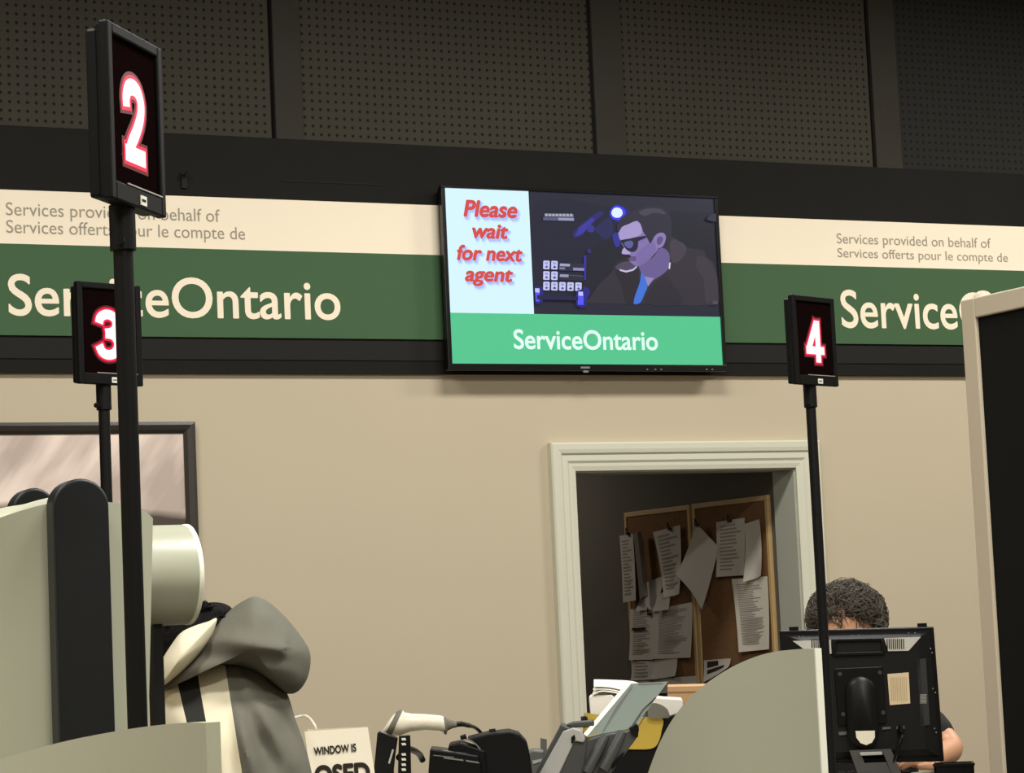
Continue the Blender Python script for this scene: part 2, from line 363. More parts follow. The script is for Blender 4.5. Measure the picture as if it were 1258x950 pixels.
# neck, blue shirt, face, hair
zp([(700, 500), (780, 470), (830, 410), (880, 440), (880, 520), (850, 560), (790, 600), (750, 630), (720, 570)], (104, 90, 144), 3)
zp([(735, 580), (790, 590), (755, 640)], (150, 132, 184))
zp([(715, 555), (735, 580), (752, 640), (735, 680), (710, 735), (668, 740), (690, 660), (708, 610)], (62, 112, 214), 2)
zp([(574, 300), (600, 275), (690, 245), (760, 255), (840, 320), (815, 420), (760, 470), (712, 513), (672, 512), (640, 478), (655, 462), (640, 450), (604, 448), (600, 432), (612, 412), (604, 395), (588, 366)], (128, 112, 172), 3)
zp([(600, 285), (690, 250), (720, 320), (660, 350), (596, 362), (582, 320)], (164, 150, 202), 3)
zp([(604, 445), (600, 430), (614, 408), (640, 420), (650, 445)], (176, 162, 210), 2)
zp([(640, 478), (660, 460), (700, 462), (690, 485), (655, 488)], (98, 76, 128), 2)
zp([(690, 440), (770, 380), (800, 400), (790, 450), (720, 510), (690, 500)], (120, 104, 163), 3)
zp([(570, 300), (572, 270), (600, 228), (660, 190), (735, 168), (820, 166), (870, 190), (892, 240), (895, 320), (880, 380), (862, 400), (848, 330), (820, 320), (790, 345), (770, 385), (750, 350), (725, 310), (715, 275), (690, 248), (640, 268), (600, 285), (580, 320)], (42, 40, 58), 2)
zp([(700, 195), (760, 175), (830, 180), (860, 210), (790, 200), (735, 220)], (66, 64, 82), 3)
zp([(795, 350), (815, 325), (845, 320), (862, 345), (850, 390), (828, 410), (805, 405), (798, 380)], (138, 120, 176), 3)
zp([(808, 355), (830, 340), (845, 355), (832, 385), (812, 390)], (92, 78, 128), 3)
zp([(588, 366), (640, 355), (735, 338), (745, 350), (700, 368), (696, 400), (680, 430), (645, 432), (618, 410), (606, 388)], (30, 28, 50), 2)
zp([(612, 378), (655, 366), (668, 385), (655, 410), (630, 408)], (88, 90, 156), 2)
zp([(695, 372), (740, 350), (735, 366), (700, 385)], (118, 110, 170), 0)
zp([(880, 500), (890, 495), (886, 535), (878, 535)], (210, 208, 226))
zp([(585, 535), (625, 545), (665, 535), (688, 515), (690, 525), (668, 545), (625, 556), (588, 546)], (196, 190, 222))
# caption bars and playing cards in the picture
zp([(140, 205), (312, 210), (312, 226), (140, 222)], (122, 122, 150)); zp([(132, 226), (315, 230), (315, 250), (132, 246)], (88, 88, 122)); zp([(222, 230), (315, 232), (315, 248), (222, 246)], (150, 150, 180))
for i in range(8): zp([(145+i*21, 206), (158+i*21, 207), (158+i*21, 222), (145+i*21, 221)], (168, 168, 192))
zp([(228, 498), (378, 505), (378, 548), (228, 545)], (40, 40, 62)); zp([(228, 565), (372, 572), (372, 606), (228, 600)], (38, 38, 58))
zp([(232, 502), (292, 505), (290, 520), (230, 518)], (162, 162, 196)); zp([(228, 524), (262, 525), (262, 538), (228, 537)], (122, 122, 160)); zp([(310, 527), (378, 530), (378, 546), (310, 543)], (140, 140, 180))
zp([(232, 566), (284, 568), (282, 584), (230, 582)], (150, 150, 186)); zp([(290, 570), (370, 576), (370, 580), (290, 574)], (84, 84, 110))
zp([(374, 460), (388, 455), (386, 600), (376, 600)], (48, 46, 170)); zp([(395, 420), (415, 415), (415, 440), (395, 440)], (44, 40, 110), 2)
for row, n, y in ((0, 2, 485), (1, 2, 548), (2, 5, 610)):
    for i in range(n):
        x0, y0 = 133+i*47.5, y+i*1.2
        patch(Zm([(x0, y0+4), (x0+4, y0), (x0+34, y0+1), (x0+38, y0+5), (x0+37, y0+48), (x0+33, y0+52), (x0+3, y0+51), (x0-1, y0+47)]), (196, 200, 244))
        patch(Zm([(x0+10, y0+9), (x0+28, y0+10), (x0+27, y0+22), (x0+10, y0+21)]), (150, 152, 206))
        c = (64, 58, 104) if i % 2 else (92, 82, 150)
        patch(Zm([(x0+19, y0+28), (x0+30, y0+38), (x0+19, y0+45), (x0+9, y0+38)]), c)
for x in (78, 340):
    yy = 645 if x == 78 else 665
    zp([(x-8, yy), (x+52, yy), (x+48, yy+92), (x-10, yy+88)], (34, 32, 110), 2)
    zp([(x, yy+4), (x+34, yy+6), (x+32, yy+84), (x-3, yy+82)], (84, 84, 250)); zp([(x+2, yy+4), (x+32, yy+6), (x+32, yy+30), (x+2, yy+28)], (190, 196, 255))
zp([(370, 640), (410, 660), (400, 700), (375, 725)], (36, 34, 130), 2)
zp([(95, 690), (340, 700), (340, 722), (95, 715)], (28, 28, 70))
zp([(1105, 235), (1140, 205), (1178, 215), (1178, 250), (1130, 250)], (44, 44, 66), 3); zp([(1140, 725), (1170, 725), (1170, 745), (1140, 745)], (72, 72, 90))
scr.bm.faces.ensure_lookup_table()
for f in scr.bm.faces:
    f.normal_update()
    if f.normal.y > 0: f.normal_flip()
me = bpy.data.meshes.new('screen'); scr.bm.to_mesh(me); scr.bm.free()
screen = link('screen', me, smats, tv)
LT = LY[0]-.0003
red = glow('screen_red_text', (214, 72, 62), 1.); sh = glow('screen_text_shadow', (176, 190, 250), 1.); sh2 = glow('screen_text_shadow_soft', (198, 220, 254), 1.)
for wds, x0, x1, y0, y1 in (('Please', 569, 635.5, 246.5, 267.5), ('wait', 580, 624.5, 275.5, 293.5), ('for next', 561, 642, 301.5, 321), ('agent', 571, 630.5, 331, 352)):
    text_px('message_text', wds, x0+2, x1+4, y0+2, y1+5, LT, sh2, screen, bold=.06, shear=.22, lift=0)
    text_px('message_text', wds, x0+1.2, x1+2.2, y0+2, y1+3, LT-.0003, sh, screen, bold=.04, shear=.22, lift=0)
    text_px('message_text', wds, x0, x1, y0, y1, LT-.0006, red, screen, bold=.036, shear=.22, lift=0)
text_px('message_text', 'ServiceOntario', 631, 808, 405.5, 430, LT-.0003, glow('screen_white_text', (226, 255, 244)), screen, bold=.018, lift=0)
# ------------------------------------------------------------------ framed picture on the wall, left
def pic_material():
    m = bpy.data.materials.new('blurred_streak_print'); m.use_nodes = True; nt = m.node_tree; bs = nt.nodes['Principled BSDF']; bs.inputs['Roughness'].default_value = .35
    N = nt.nodes.new; L = nt.links.new
    g = N('ShaderNodeNewGeometry'); mp = N('ShaderNodeMapping'); mp0 = N('ShaderNodeMapping'); mp0.inputs['Rotation'].default_value = (0, math.radians(-38), 0); L(g.outputs['Position'], mp0.inputs[0]); mp.inputs['Scale'].default_value = (4.2, 1, .9)
    L(mp0.outputs[0], mp.inputs[0]); n = N('ShaderNodeTexNoise'); n.inputs['Scale'].default_value = 1.6; n.inputs['Detail'].default_value = 3; L(mp.outputs[0], n.inputs['Vector'])
    cr = N('ShaderNodeValToRGB'); cr.color_ramp.elements[0].position = .36; cr.color_ramp.elements[0].color = lin((188, 170, 158)); cr.color_ramp.elements[1].position = .56; cr.color_ramp.elements[1].color = lin((246, 226, 212))
    L(n.outputs['Fac'], cr.inputs[0])
    sx = N('ShaderNodeSeparateXYZ'); L(g.outputs['Position'], sx.inputs[0])
    n2 = N('ShaderNodeTexNoise'); n2.inputs['Scale'].default_value = 5; L(g.outputs['Position'], n2.inputs['Vector'])
    k = N('ShaderNodeMath'); k.operation = 'MULTIPLY_ADD'; L(n2.outputs['Fac'], k.inputs[0]); k.inputs[1].default_value = .04; sl_ = N('ShaderNodeMath'); sl_.operation = 'MULTIPLY_ADD'; L(sx.outputs['X'], sl_.inputs[0]); sl_.inputs[1].default_value = .065; L(sx.outputs['Z'], sl_.inputs[2]); L(sl_.outputs[0], k.inputs[2])
    hl = N('ShaderNodeMapRange'); L(k.outputs[0], hl.inputs[0]); hl.inputs[1].default_value = 1.925; hl.inputs[2].default_value = 1.955
    mx = N('ShaderNodeMix'); mx.data_type = 'RGBA'; L(hl.outputs[0], mx.inputs[0]); mx.inputs[6].default_value = lin((74, 66, 56)); L(cr.outputs[0], mx.inputs[7]); L(mx.outputs[2], bs.inputs['Base Color'])
    return m
pz1 = on_y(240, 518, -.03).z; px1 = on_y(241, 560, -.03).x; px0 = px1-1.25; pz0 = pz1-.86
pr = empty('framed_picture', ((px0+px1)/2, -.002, pz0), 0, 'large framed print of pale blurred streaks with dark frame on the wall', 'picture')
b = MB(); fwid = .042
prof = [(0, -.002), (0, -.03), (.012, -.034), (.03, -.028), (fwid, -.018), (fwid, -.002)]
rings = []
for (x, z), (dx, dz) in (((px0, pz0), (1, 1)), ((px1, pz0), (-1, 1)), ((px1, pz1), (-1, -1)), ((px0, pz1), (1, -1)), ((px0, pz0), (1, 1))):
    rings.append([Vector((x+dx*a, y, z+dz*a)) for a, y in prof])
b.loft(rings, cap=False); b.build('frame', mat('dark_frame_wood', (52, 47, 41), .4, noise_amt=.15, noise_scale=12), pr, smooth=False)
b = MB(); b.box(((px0+px1)/2, -.008, (pz0+pz1)/2), (px1-px0-.05, .012, pz1-pz0-.05)); b.build('print', pic_material(), pr, smooth=False)
# ------------------------------------------------------------------ cork boards and papers on the corridor wall
def cpx(cx, cy, X): return on_x(650+cx/2.795, 520+cy/2.795, X)
cork = mat('cork', (128, 94, 64), .9, spec=.1, noise_amt=.25, noise_scale=60, bump=.2); wood = mat('pale_wood_frame', (206, 172, 118), .55, noise_amt=.1, noise_scale=20)
def board(y0, y1, z0, z1, label):
    X = XJ; r = empty('cork_board', (X, (y0+y1)/2, z0), 0, label, 'notice board', 'cork boards in the corridor')
    b = MB(); b.box((X-.007, (y0+y1)/2, (z0+z1)/2), (.012, y1-y0-.02, z1-z0-.02)); b.build('cork_panel', cork, r, smooth=False)
    b = MB(); t = .022
    for c, s in (((X-.009, (y0+y1)/2, z0+t/2), (.018, y1-y0, t)), ((X-.009, (y0+y1)/2, z1-t/2), (.018, y1-y0, t)), ((X-.009, y0+t/2, (z0+z1)/2), (.018, t, z1-z0-2*t)), ((X-.009, y1-t/2, (z0+z1)/2), (.018, t, z1-z0-2*t))): b.box(c, s)
    b.build('frame', wood, r, smooth=False, bevel=.002)
zt_ = cpx(690, 262, XJ-.018).z
yb0, yb1 = cpx(815, 242, XJ-.018).y, cpx(557, 285, XJ-.018).y
ya0, ya1 = cpx(549, 288, XJ-.018).y, cpx(325, 325, XJ-.018).y
board(yb0, yb1, zt_-.92, zt_, 'right cork board nearer the doorway, with white sheets and a diamond-tilted envelope')
board(ya0, max(ya1, ya0+.3), zt_-.92, zt_-.002, 'left cork board further down the corridor, crowded with pinned papers')
clip_m = mat('black_clip', (18, 18, 18), .4)
LX = [0]
def sheet(name, pts, label, cat='paper', m=None, lines=0, pin=None, curl=.012, off=0.0, heavy=False):
    """a pinned sheet: four corners (top left, top right, bottom right, bottom left) on the board, lifting a little at its foot"""
    LX[0] += 1; X = XJ-.0215-off-.0004*LX[0]
    tl, tr, br, bl = [cpx(x, y, X) for x, y in pts]
    r = empty(name, (tl+tr)/2, 0, label, cat)
    nu, nv = 6, 10; b = MB(); rows = []
    def P(u, v, e=0):
        p = (tl*(1-u)+tr*u)*(1-v)+(bl*(1-u)+br*u)*v
        p = p.copy(); p.x = X-curl*v*v*(.35+.65*abs(2*u-1)**1.5)-e
        return p
    f = [[b.bm.verts.new(P(u/nu, v/nv)) for u in range(nu+1)] for v in range(nv+1)]; k = [[b.bm.verts.new(P(u/nu, v/nv, -.0003)) for u in range(nu+1)] for v in range(nv+1)]
    for v in range(nv):
        for u in range(nu):
            b.bm.faces.new((f[v][u], f[v][u+1], f[v+1][u+1], f[v+1][u])); b.bm.faces.new((k[v][u], k[v+1][u], k[v+1][u+1], k[v][u+1]))
    ring = [(0, u) for u in range(nu)]+[(v, nu) for v in range(nv)]+[(nv, nu-u) for u in range(nu)]+[(nv-v, 0) for v in range(nv)]
    for i in range(len(ring)):
        a, c = ring[i], ring[(i+1) % len(ring)]
        b.bm.faces.new((f[a[0]][a[1]], k[a[0]][a[1]], k[c[0]][c[1]], f[c[0]][c[1]]))
    b.build('leaf', m or dpaper_m, r)
    if lines:
        b = MB(); rr = random.Random(LX[0])
        lines = lines if heavy else int(lines*1.7)
        for i in range(lines):
            v0 = .08+.84*i/lines; v1 = v0+.4/lines*(1.6 if heavy and i == 0 else 1); u0 = .12; u1 = .5+.38*rr.random()
            b.face([P(u0, v0, .0006), P(u1, v0, .0006), P(u1, v1, .0006), P(u0, v1, .0006)])
        b.build('printed_lines', ink_d if heavy else ink_m, r, smooth=False)
    if pin:
        p = cpx(pin[0], pin[1], X-.006); b = MB(); b.box(p, (.01, .022, .012)); b.tube([p+Vector((-.004, -.008, .006)), p+Vector((-.008, 0, .028)), p+Vector((-.004, .008, .006))], .0022, 6)
        b.build('clip', clip_m, r, smooth=False)
    return r
sheet('paper_sheet', [(347, 640), (432, 628), (432, 812), (350, 814)], 'sheet with a black caption bar low on the left cork board', lines=12, pin=(413, 655), heavy=False)
sheet('paper_sheet', [(430, 640), (560, 615), (562, 805), (432, 810)], 'wide printed sheet in the lower middle of the left cork board', lines=14)
sheet('envelope', [(352, 818), (432, 815), (432, 880), (356, 884)], 'small grey envelope card at the bottom left of the left cork board', 'envelope', lines=3)
sheet('paper_sheet', [(432, 800), (508, 793), (514, 868), (430, 880)], 'blank square note pinned below the wide sheet on the left board', curl=.02)
sheet('paper_sheet', [(360, 884), (575, 868), (580, 925), (362, 930)], 'long pale strip along the bottom edge of the left cork board')
sheet('paper_sheet', [(398, 548), (470, 522), (436, 640), (372, 645)], 'crumpled slanting paper left of the curled strip on the left board', curl=.012)
sheet('paper_sheet', [(440, 590), (484, 570), (486, 640), (430, 648)], 'small folded slip just under the curled paper strip', curl=.012, off=.014)
sheet('paper_sheet', [(425, 375), (518, 350), (535, 585), (482, 598)], 'curled paper hanging from a black clip on the left cork board', lines=9, pin=(482, 364), curl=.03, off=.004)
sheet('notepad', [(310, 387), (356, 380), (374, 608), (330, 616)], 'narrow notepad hanging off the far left edge of the left board', 'notepad', lines=10, pin=(338, 380), off=.02, heavy=False)
b = MB(); q = [cpx(358, 380, XJ-.066), cpx(372, 374, XJ-.066), cpx(396, 594, XJ-.066), cpx(380, 606, XJ-.066)]; b.prism(q, (.02, 0, 0))
tag(b.build('folder', mat('grey_card', (120, 112, 102), .8), smooth=False), 'thin grey card folder beside the narrow notepad on the left board', 'folder')
sheet('envelope', [(575, 345), (650, 425), (606, 640), (520, 522)], 'big envelope hung by one corner like a diamond between the boards', 'envelope', curl=.02, off=.012, pin=(575, 350))
sheet('paper_sheet', [(642, 340), (740, 325), (746, 522), (650, 528)], 'white sheet under a black clip, upper middle of the right board', lines=8, pin=(688, 336))
sheet('paper_sheet', [(740, 346), (790, 330), (816, 522), (755, 545)], 'slanted sheet at the upper right edge of the right board', curl=.03)
sheet('paper_sheet', [(695, 536), (818, 526), (834, 776), (730, 786)], 'long printed list with many lines low on the right board', lines=20, curl=.015, m=paper_m)
sheet('paper_sheet', [(600, 815), (692, 808), (692, 838), (606, 890)], 'pale card with dark corner mark at the foot of the right board', lines=2, heavy=True)
b = MB(); p0, p1 = cpx(353, 713, XJ-.031), cpx(401, 711, XJ-.031); z_ = .01
b.face([p0, p1, p1+Vector((0, 0, .013)), p0+Vector((0, 0, .013))])
cap = b.build('caption_bar', ink_d, bpy.data.objects['paper_sheet'], smooth=False)
# ------------------------------------------------------------------ counters
def counter(x0, x1, y0, y1, label, name='service_counter', solid=True):
    r = empty(name, ((x0+x1)/2, (y0+y1)/2, 0), 0, label, 'counter')
    b = MB(); b.box(((x0+x1)/2, (y0+y1)/2, CT-.02), (x1-x0, y1-y0, .04)); b.build('worktop', counter_m, r, smooth=False, bevel=.006)
    d = y1-y0-.12 if solid else .05
    b = MB(); b.box(((x0+x1)/2, y0+.06+d/2, (CT-.04)/2+.03), (x1-x0-.06, d, CT-.1)); b.build('front_panel', grey_pl, r, smooth=False)
    for x in (x0+.05, x1-.05):
        b = MB(); b.box((x, y0+.05+.09, (CT-.04)/2), (.03, .18, CT-.04)); b.build('end_panel', grey_pl, r, smooth=False)
counter(1.15, 3.6, -4.12, -3.56, 'long grey service counter carrying the scanner, printer and monitor', solid=False)
counter(1.9, 3.0, -3.55, -2.95, 'grey side table behind the counter carrying the letter tray', 'side_table', False)
counter(-.55, .98, -6.55, -5.25, 'near grey service counter carrying the tall number two display')
# ------------------------------------------------------------------ number displays on poles
led_core = glow('led_white_core', (255, 214, 224), 1.6); bloom_red = glow('painted_bloom_red', (255, 20, 70), 1.0); bloom_dim = glow('painted_bloom_dim_red', (112, 6, 28), .8)
face_m = mat('display_window', (17, 8, 8), .5, spec=0); silver = mat('silver_line', (190, 186, 176), .35, metal=.6)
def display(num, x, y, z, th, label):
    r = empty('number_display', (0, 0, 0), 0, label, 'display', 'lit window number displays on poles')
    BW, BT, BH = .155, .03, .2
    Hh = z-CT
    X = lambda v: Vector(v)
    b = MB(); t = .013; dz = Hh
    for c, s in (((-BW/2+t/2, .006, dz+BH/2), (t, .012, BH)), ((BW/2-t/2, .006, dz+BH/2), (t, .012, BH)), ((0, .006, dz+BH-t/2), (BW-2*t, .012, t)), ((0, .006, dz+.011), (BW-2*t, .012, .022))): b.box(c, s)
    b.build('bezel', plastic, r, smooth=False, bevel=.0022)
    b = MB(); b.box((0, .0115, dz+BH/2), (BW-.002, .008, BH-.002)); b.box((0, .0225, dz+BH/2-.002), (BW-.01, .015, BH-.01)); b.build('housing', plastic, r, smooth=False, bevel=.0035)
    b = MB(); b.box((0, .0065, dz+BH/2+.004), (BW-2*t+.002, .003, BH-.033)); b.build('window', face_m, r, smooth=False)
    b = MB(); b.box((.014, -.0004, dz+.0225), (BW-2*t-.03, .0016, .0016)); b.build('trim_line', silver, r, smooth=False)
    dw = {'2': .062, '3': .062, '4': .066}[num]; dh = .094; dx = {'2': .0, '3': -.002, '4': .002}[num]
    strokes = {'2': [[(.16, 1.13), (.15, 1.33), (.25, 1.53), (.47, 1.61), (.7, 1.54), (.82, 1.34), (.81, 1.12), (.72, .9), (.55, .64), (.38, .43), (.24, .22), (.2, .1)], [(.05, .15), (.97, .15)]],
               '3': [[(.14, 1.27), (.21, 1.49), (.44, 1.61), (.68, 1.55), (.81, 1.36), (.79, 1.12), (.63, .96), (.38, .91)], [(.38, .91), (.66, .87), (.84, .67), (.85, .42), (.71, .2), (.47, .13), (.24, .22), (.12, .47)]],
               '4': [[(.66, 1.75), (.66, 0)], [(.63, 1.7), (.12, .5)], [(.0, .5), (1.0, .5)]]}[num]
    for nm, mm, gr, lf in (('digit_bloom_outer', bloom_dim, .008, .0003), ('digit_bloom_inner', bloom_red, .0042, .0006), ('digit', led_core, 0, .0009)):  # two red emissive layers paint the bloom around the digit
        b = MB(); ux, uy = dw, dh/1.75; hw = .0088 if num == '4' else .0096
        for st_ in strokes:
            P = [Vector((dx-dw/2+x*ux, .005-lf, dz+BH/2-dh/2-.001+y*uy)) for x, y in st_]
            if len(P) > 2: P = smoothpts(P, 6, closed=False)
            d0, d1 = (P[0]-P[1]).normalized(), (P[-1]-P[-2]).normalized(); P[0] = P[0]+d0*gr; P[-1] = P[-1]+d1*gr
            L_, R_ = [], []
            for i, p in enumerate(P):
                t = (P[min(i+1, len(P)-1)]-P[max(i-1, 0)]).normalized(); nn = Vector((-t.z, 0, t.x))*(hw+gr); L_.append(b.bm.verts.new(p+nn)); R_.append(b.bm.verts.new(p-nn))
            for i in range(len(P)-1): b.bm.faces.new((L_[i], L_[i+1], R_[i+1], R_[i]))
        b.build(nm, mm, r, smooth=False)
    b = MB(); b.box((.008, -.0006, dz+.0095), (.017, .0012, .011)); st = b.build('sticker', mat('white_sticker', (226, 222, 210), .5), r, smooth=False)
    b = MB()
    for k in range(4): b.box((.003+k*.003, -.00145, dz+.0095), (.0018, .0004, .003))
    b.build('sticker_print', ink_d, st, smooth=False)
    pxl, pyl = -.006, .02
    b = MB(); b.tube([(pxl, pyl, dz+.004), (pxl, pyl, dz-.048)], .0148, 24); b.build('collar', metal_b, r, bevel=.001)
    b = MB(); b.tube([(pxl, pyl, dz-.03), (pxl, pyl, .008)], .0112, 24); b.build('pole', metal_b, r)
    b = MB(); b.tube([(pxl-.012, pyl-.003, dz-.04), (pxl-.021, pyl-.006, dz-.04)], .0022, 8); b.tube([(pxl-.020, pyl-.006, dz-.04), (pxl-.026, pyl-.0075, dz-.04)], .0048, 12); b.build('knob', metal_b, r)
    b = MB(); b.tube([(pxl, pyl, 0), (pxl, pyl, .008)], .055, 32); b.build('base', metal_b, r, bevel=.002)
    r.location = (x, y, CT); r.rotation_euler = (0, 0, th)
    return r
display('2', .838, -5.971, 1.778, math.radians(49.6), 'tall black pole display lit with red number 2, nearest')
display('3', 1.40, -3.993, 1.787, math.radians(21), 'black pole display lit with red number 3, half behind another pole')
display('4', 3.013, -4.02, 1.785, math.radians(20.1), 'black pole display lit with red number 4, beside the white doorway')
# ------------------------------------------------------------------ quarter round dividers
def divider(pts, z_top, label, edge):
    p0 = on_z(pts[0][0], pts[0][1], z_top); X = p0.x
    P = [on_x(x, y, X) for x, y in pts]
    P = smoothpts([Vector((0, p.y, p.z)) for p in P], 5, closed=False)
    P = [p for i, p in enumerate(P) if i == 0 or p.y > P[i-1].y-1e-6]
    last, prev = P[-1], P[-8]
    sl = (last.z-prev.z)/(last.y-prev.y); y, z = last.y, last.z
    cu = (last.z-z_top)
    while z > CT+.001:
        dy = .02; sl *= 1.06; 
        if z+sl*dy < CT: dy = (CT-z)/sl
        y += dy; z += sl*dy; P.append(Vector((0, y, max(z, CT))))
    y0 = P[0].y; T = .011
    r = empty('curved_divider', (X, (y0+P[-1].y)/2, CT), 0, label, 'divider', 'quarter round counter dividers')
    L = P[-1].y-y0
    def bulge(y, z): t = (y-y0)/L; return -.05*math.sin(math.pi*min(1, t*1.0))*(.3+.7*(z_top-z)/(z_top-CT+.01))
    nz = 14; b = MB(); cols = []
    for side in (0, 1):
        g = []
        for p in P:
            g.append([b.bm.verts.new((X+bulge(p.y, CT+(p.z-CT)*k/nz)+side*T, p.y, CT+(p.z-CT)*k/nz)) for k in range(nz+1)])
        cols.append(g)
    n = len(P)
    for s in (0, 1):
        for i in range(n-1):
            for k in range(nz):
                q = [cols[s][i][k], cols[s][i+1][k], cols[s][i+1][k+1], cols[s][i][k+1]]
                if len({tuple(round(c, 6) for c in v.co) for v in q}) >= 3: b.bm.faces.new(q)
    for i in range(n-1): b.bm.faces.new((cols[0][i][nz], cols[0][i+1][nz], cols[1][i+1][nz], cols[1][i][nz])); b.bm.faces.new((cols[0][i][0], cols[1][i][0], cols[1][i+1][0], cols[0][i+1][0]))
    b.build('panel', wing_m, r, ang=50)
    b = MB(); b.box((X+T/2, y0-.0015, (CT+z_top)/2), (T, .003, z_top-CT)); b.build('edge_strip', edge_m if edge else wing_m, r, smooth=False)
    return X
XR = divider([(1000, 797), (985, 797.5), (955, 801), (930, 809), (905, 822), (880, 840), (858, 861), (840, 885), (825, 912), (812, 942)], 1.235, 'grey quarter-round divider standing left of the monitor', True)
XL = divider([(251, 888), (228, 888.2), (190, 892), (150, 898.5), (100, 909), (50, 923), (0, 939), (-40, 955)], 1.235, 'grey quarter-round divider in the lower left corner, nearest', False)
# ------------------------------------------------------------------ tall privacy screen, left
ps = empty('privacy_screen', (.25, -5.45, CT), 0, 'tall grey-green arched privacy screen with black rounded post', 'screen')
YP = at(110, 760, 3.25).y
def yp(pts, Y): return [on_y(x, y, Y) for x, y in pts]
def to_ct(px, y, Y):  # the point under this edge where the worktop is
    p = on_y(px, y, Y); return Vector((p.x, Y, CT))
top = yp([(-70, 668), (-30, 650), (0, 637), (30, 626.5), (60, 619), (100, 615), (135, 617), (160, 619.5), (178, 624.5), (193, 636)], YP)
top = smoothpts(top, 5, closed=False)
r1 = on_y(186, 893, YP); d = (r1-top[-1]); rbase = top[-1]+d*((CT-top[-1].z)/d.z)
lbase = Vector((top[0].x-.0, YP, CT))
b = MB(); cols = [[], []]; nz = 16; n = len(top); x_c = on_y(100, 700, YP).x
for s in (0, 1):
    for i, p in enumerate(top):
        t = i/(n-1); fx = (p.x-top[0].x)/(top[-1].x-top[0].x); base = lbase.lerp(rbase, fx); col = []
        for k in range(nz+1):
            q = base.lerp(p, k/nz); dx = (q.x-x_c); q.y = YP+dx*dx*1.6+(.018 if s else 0); col.append(b.bm.verts.new(q))
        cols[s].append(col)
for s in (0, 1):
    for i in range(n-1):
        for k in range(nz): b.bm.faces.new((cols[s][i][k], cols[s][i+1][k], cols[s][i+1][k+1], cols[s][i][k+1]))
for i in range(n-1): b.bm.faces.new((cols[0][i][nz], cols[0][i+1][nz], cols[1][i+1][nz], cols[1][i][nz])); b.bm.faces.new((cols[0][i][0], cols[1][i][0], cols[1][i+1][0], cols[0][i+1][0]))
for e in (0, n-1):
    for k in range(nz): b.bm.faces.new((cols[0][e][k], cols[0][e][k+1], cols[1][e][k+1], cols[1][e][k]))
b.build('panel', screen_m, ps, ang=50)
Yt = YP+.03
tp = smoothpts(yp([(-70, 655), (-30, 639), (0, 625), (30, 619.5), (58, 612), (75, 610)], Yt), 4, closed=False); bt = smoothpts(yp([(75, 622), (58, 624), (30, 632), (0, 642), (-30, 655), (-70, 672)], Yt), 4, closed=False)
b = MB(); b.prism(tp+bt, (0, .02, 0)); b.build('painted_lit_edge', edge_m, ps, smooth=False)  # pale strip paints the lit edge of the panel into the colour
def spine(name, cx0, cx1, ytop, yarc, ybot, Y, T):
    a0, a1 = on_y(cx0, yarc, Y), on_y(cx1, yarc, Y); w = a1.x-a0.x; zt = on_y((cx0+cx1)/2, ytop, Y).z; za = (a0.z+a1.z)/2
    out = [Vector((a0.x, Y, CT))]+[Vector((a0.x+w/2-w/2*math.cos(t), Y, za+(zt-za)*math.sin(t))) for t in (math.pi*i/20 for i in range(21))]+[Vector((a1.x, Y, CT))]
    b = MB(); b.prism(out, (0, T, 0)); o = b.build(name, plastic_m, ps, ang=30, bevel=.003)
    # inset face like the recessed front of the post
    k = .94; c = a0.x+w/2
    ins = [Vector((c+(p.x-c)*k, Y-.002, CT+(p.z-CT)*(.992 if p.z > CT else 1))) for p in out]
    b = MB(); b.prism(ins, (0, .004, 0)); b.build('post_cover', plastic_d, o, ang=30)
plastic_m = mat('charcoal_post', (34, 36, 36), .45, spec=.35, noise_amt=.06, noise_scale=60); plastic_d = mat('dark_post_cover', (16, 18, 19), .55, spec=.25, noise_amt=.1, noise_scale=50, bump=.03)
spine('post', 65, 134, 588, 622, 900, YP-.04, .035)
spine('post', 14, 72, 599.5, 633, 700, YP+.12, .035)
# rounded drum end and its thin black post
dc = at(230, 706, 3.45); R = .0702
b = MB(); rings = []
for x, k in ((dc.x-.2, .97), (dc.x-.19, 1), (dc.x-.008, 1), (dc.x-.002, .99)):
    rings.append([Vector((x, dc.y+R*k*math.cos(a), dc.z+R*k*math.sin(a))) for a in (2*math.pi*i/48 for i in range(48))])
b.loft(rings); b.build('end_drum', screen_m, ps, ang=30)
b = MB(); rings = []
for x, k in ((dc.x-.006, .985), (dc.x-.004, 1.008), (dc.x+.001, 1.008), (dc.x+.002, .985)):
    rings.append([Vector((x, dc.y+R*k*math.cos(a), dc.z+R*k*math.sin(a))) for a in (2*math.pi*i/48 for i in range(48))])
b.loft(rings); b.build('drum_rim', edge_m, ps, ang=30)  # pale colour paints in the light caught by the drum's end edge
q0 = at(189.5, 748, 3.42); b = MB(); b.box((q0.x, q0.y, (CT+q0.z)/2), (.013, .03, q0.z-CT)); b.build('edge_post', plastic_d, ps, smooth=False)
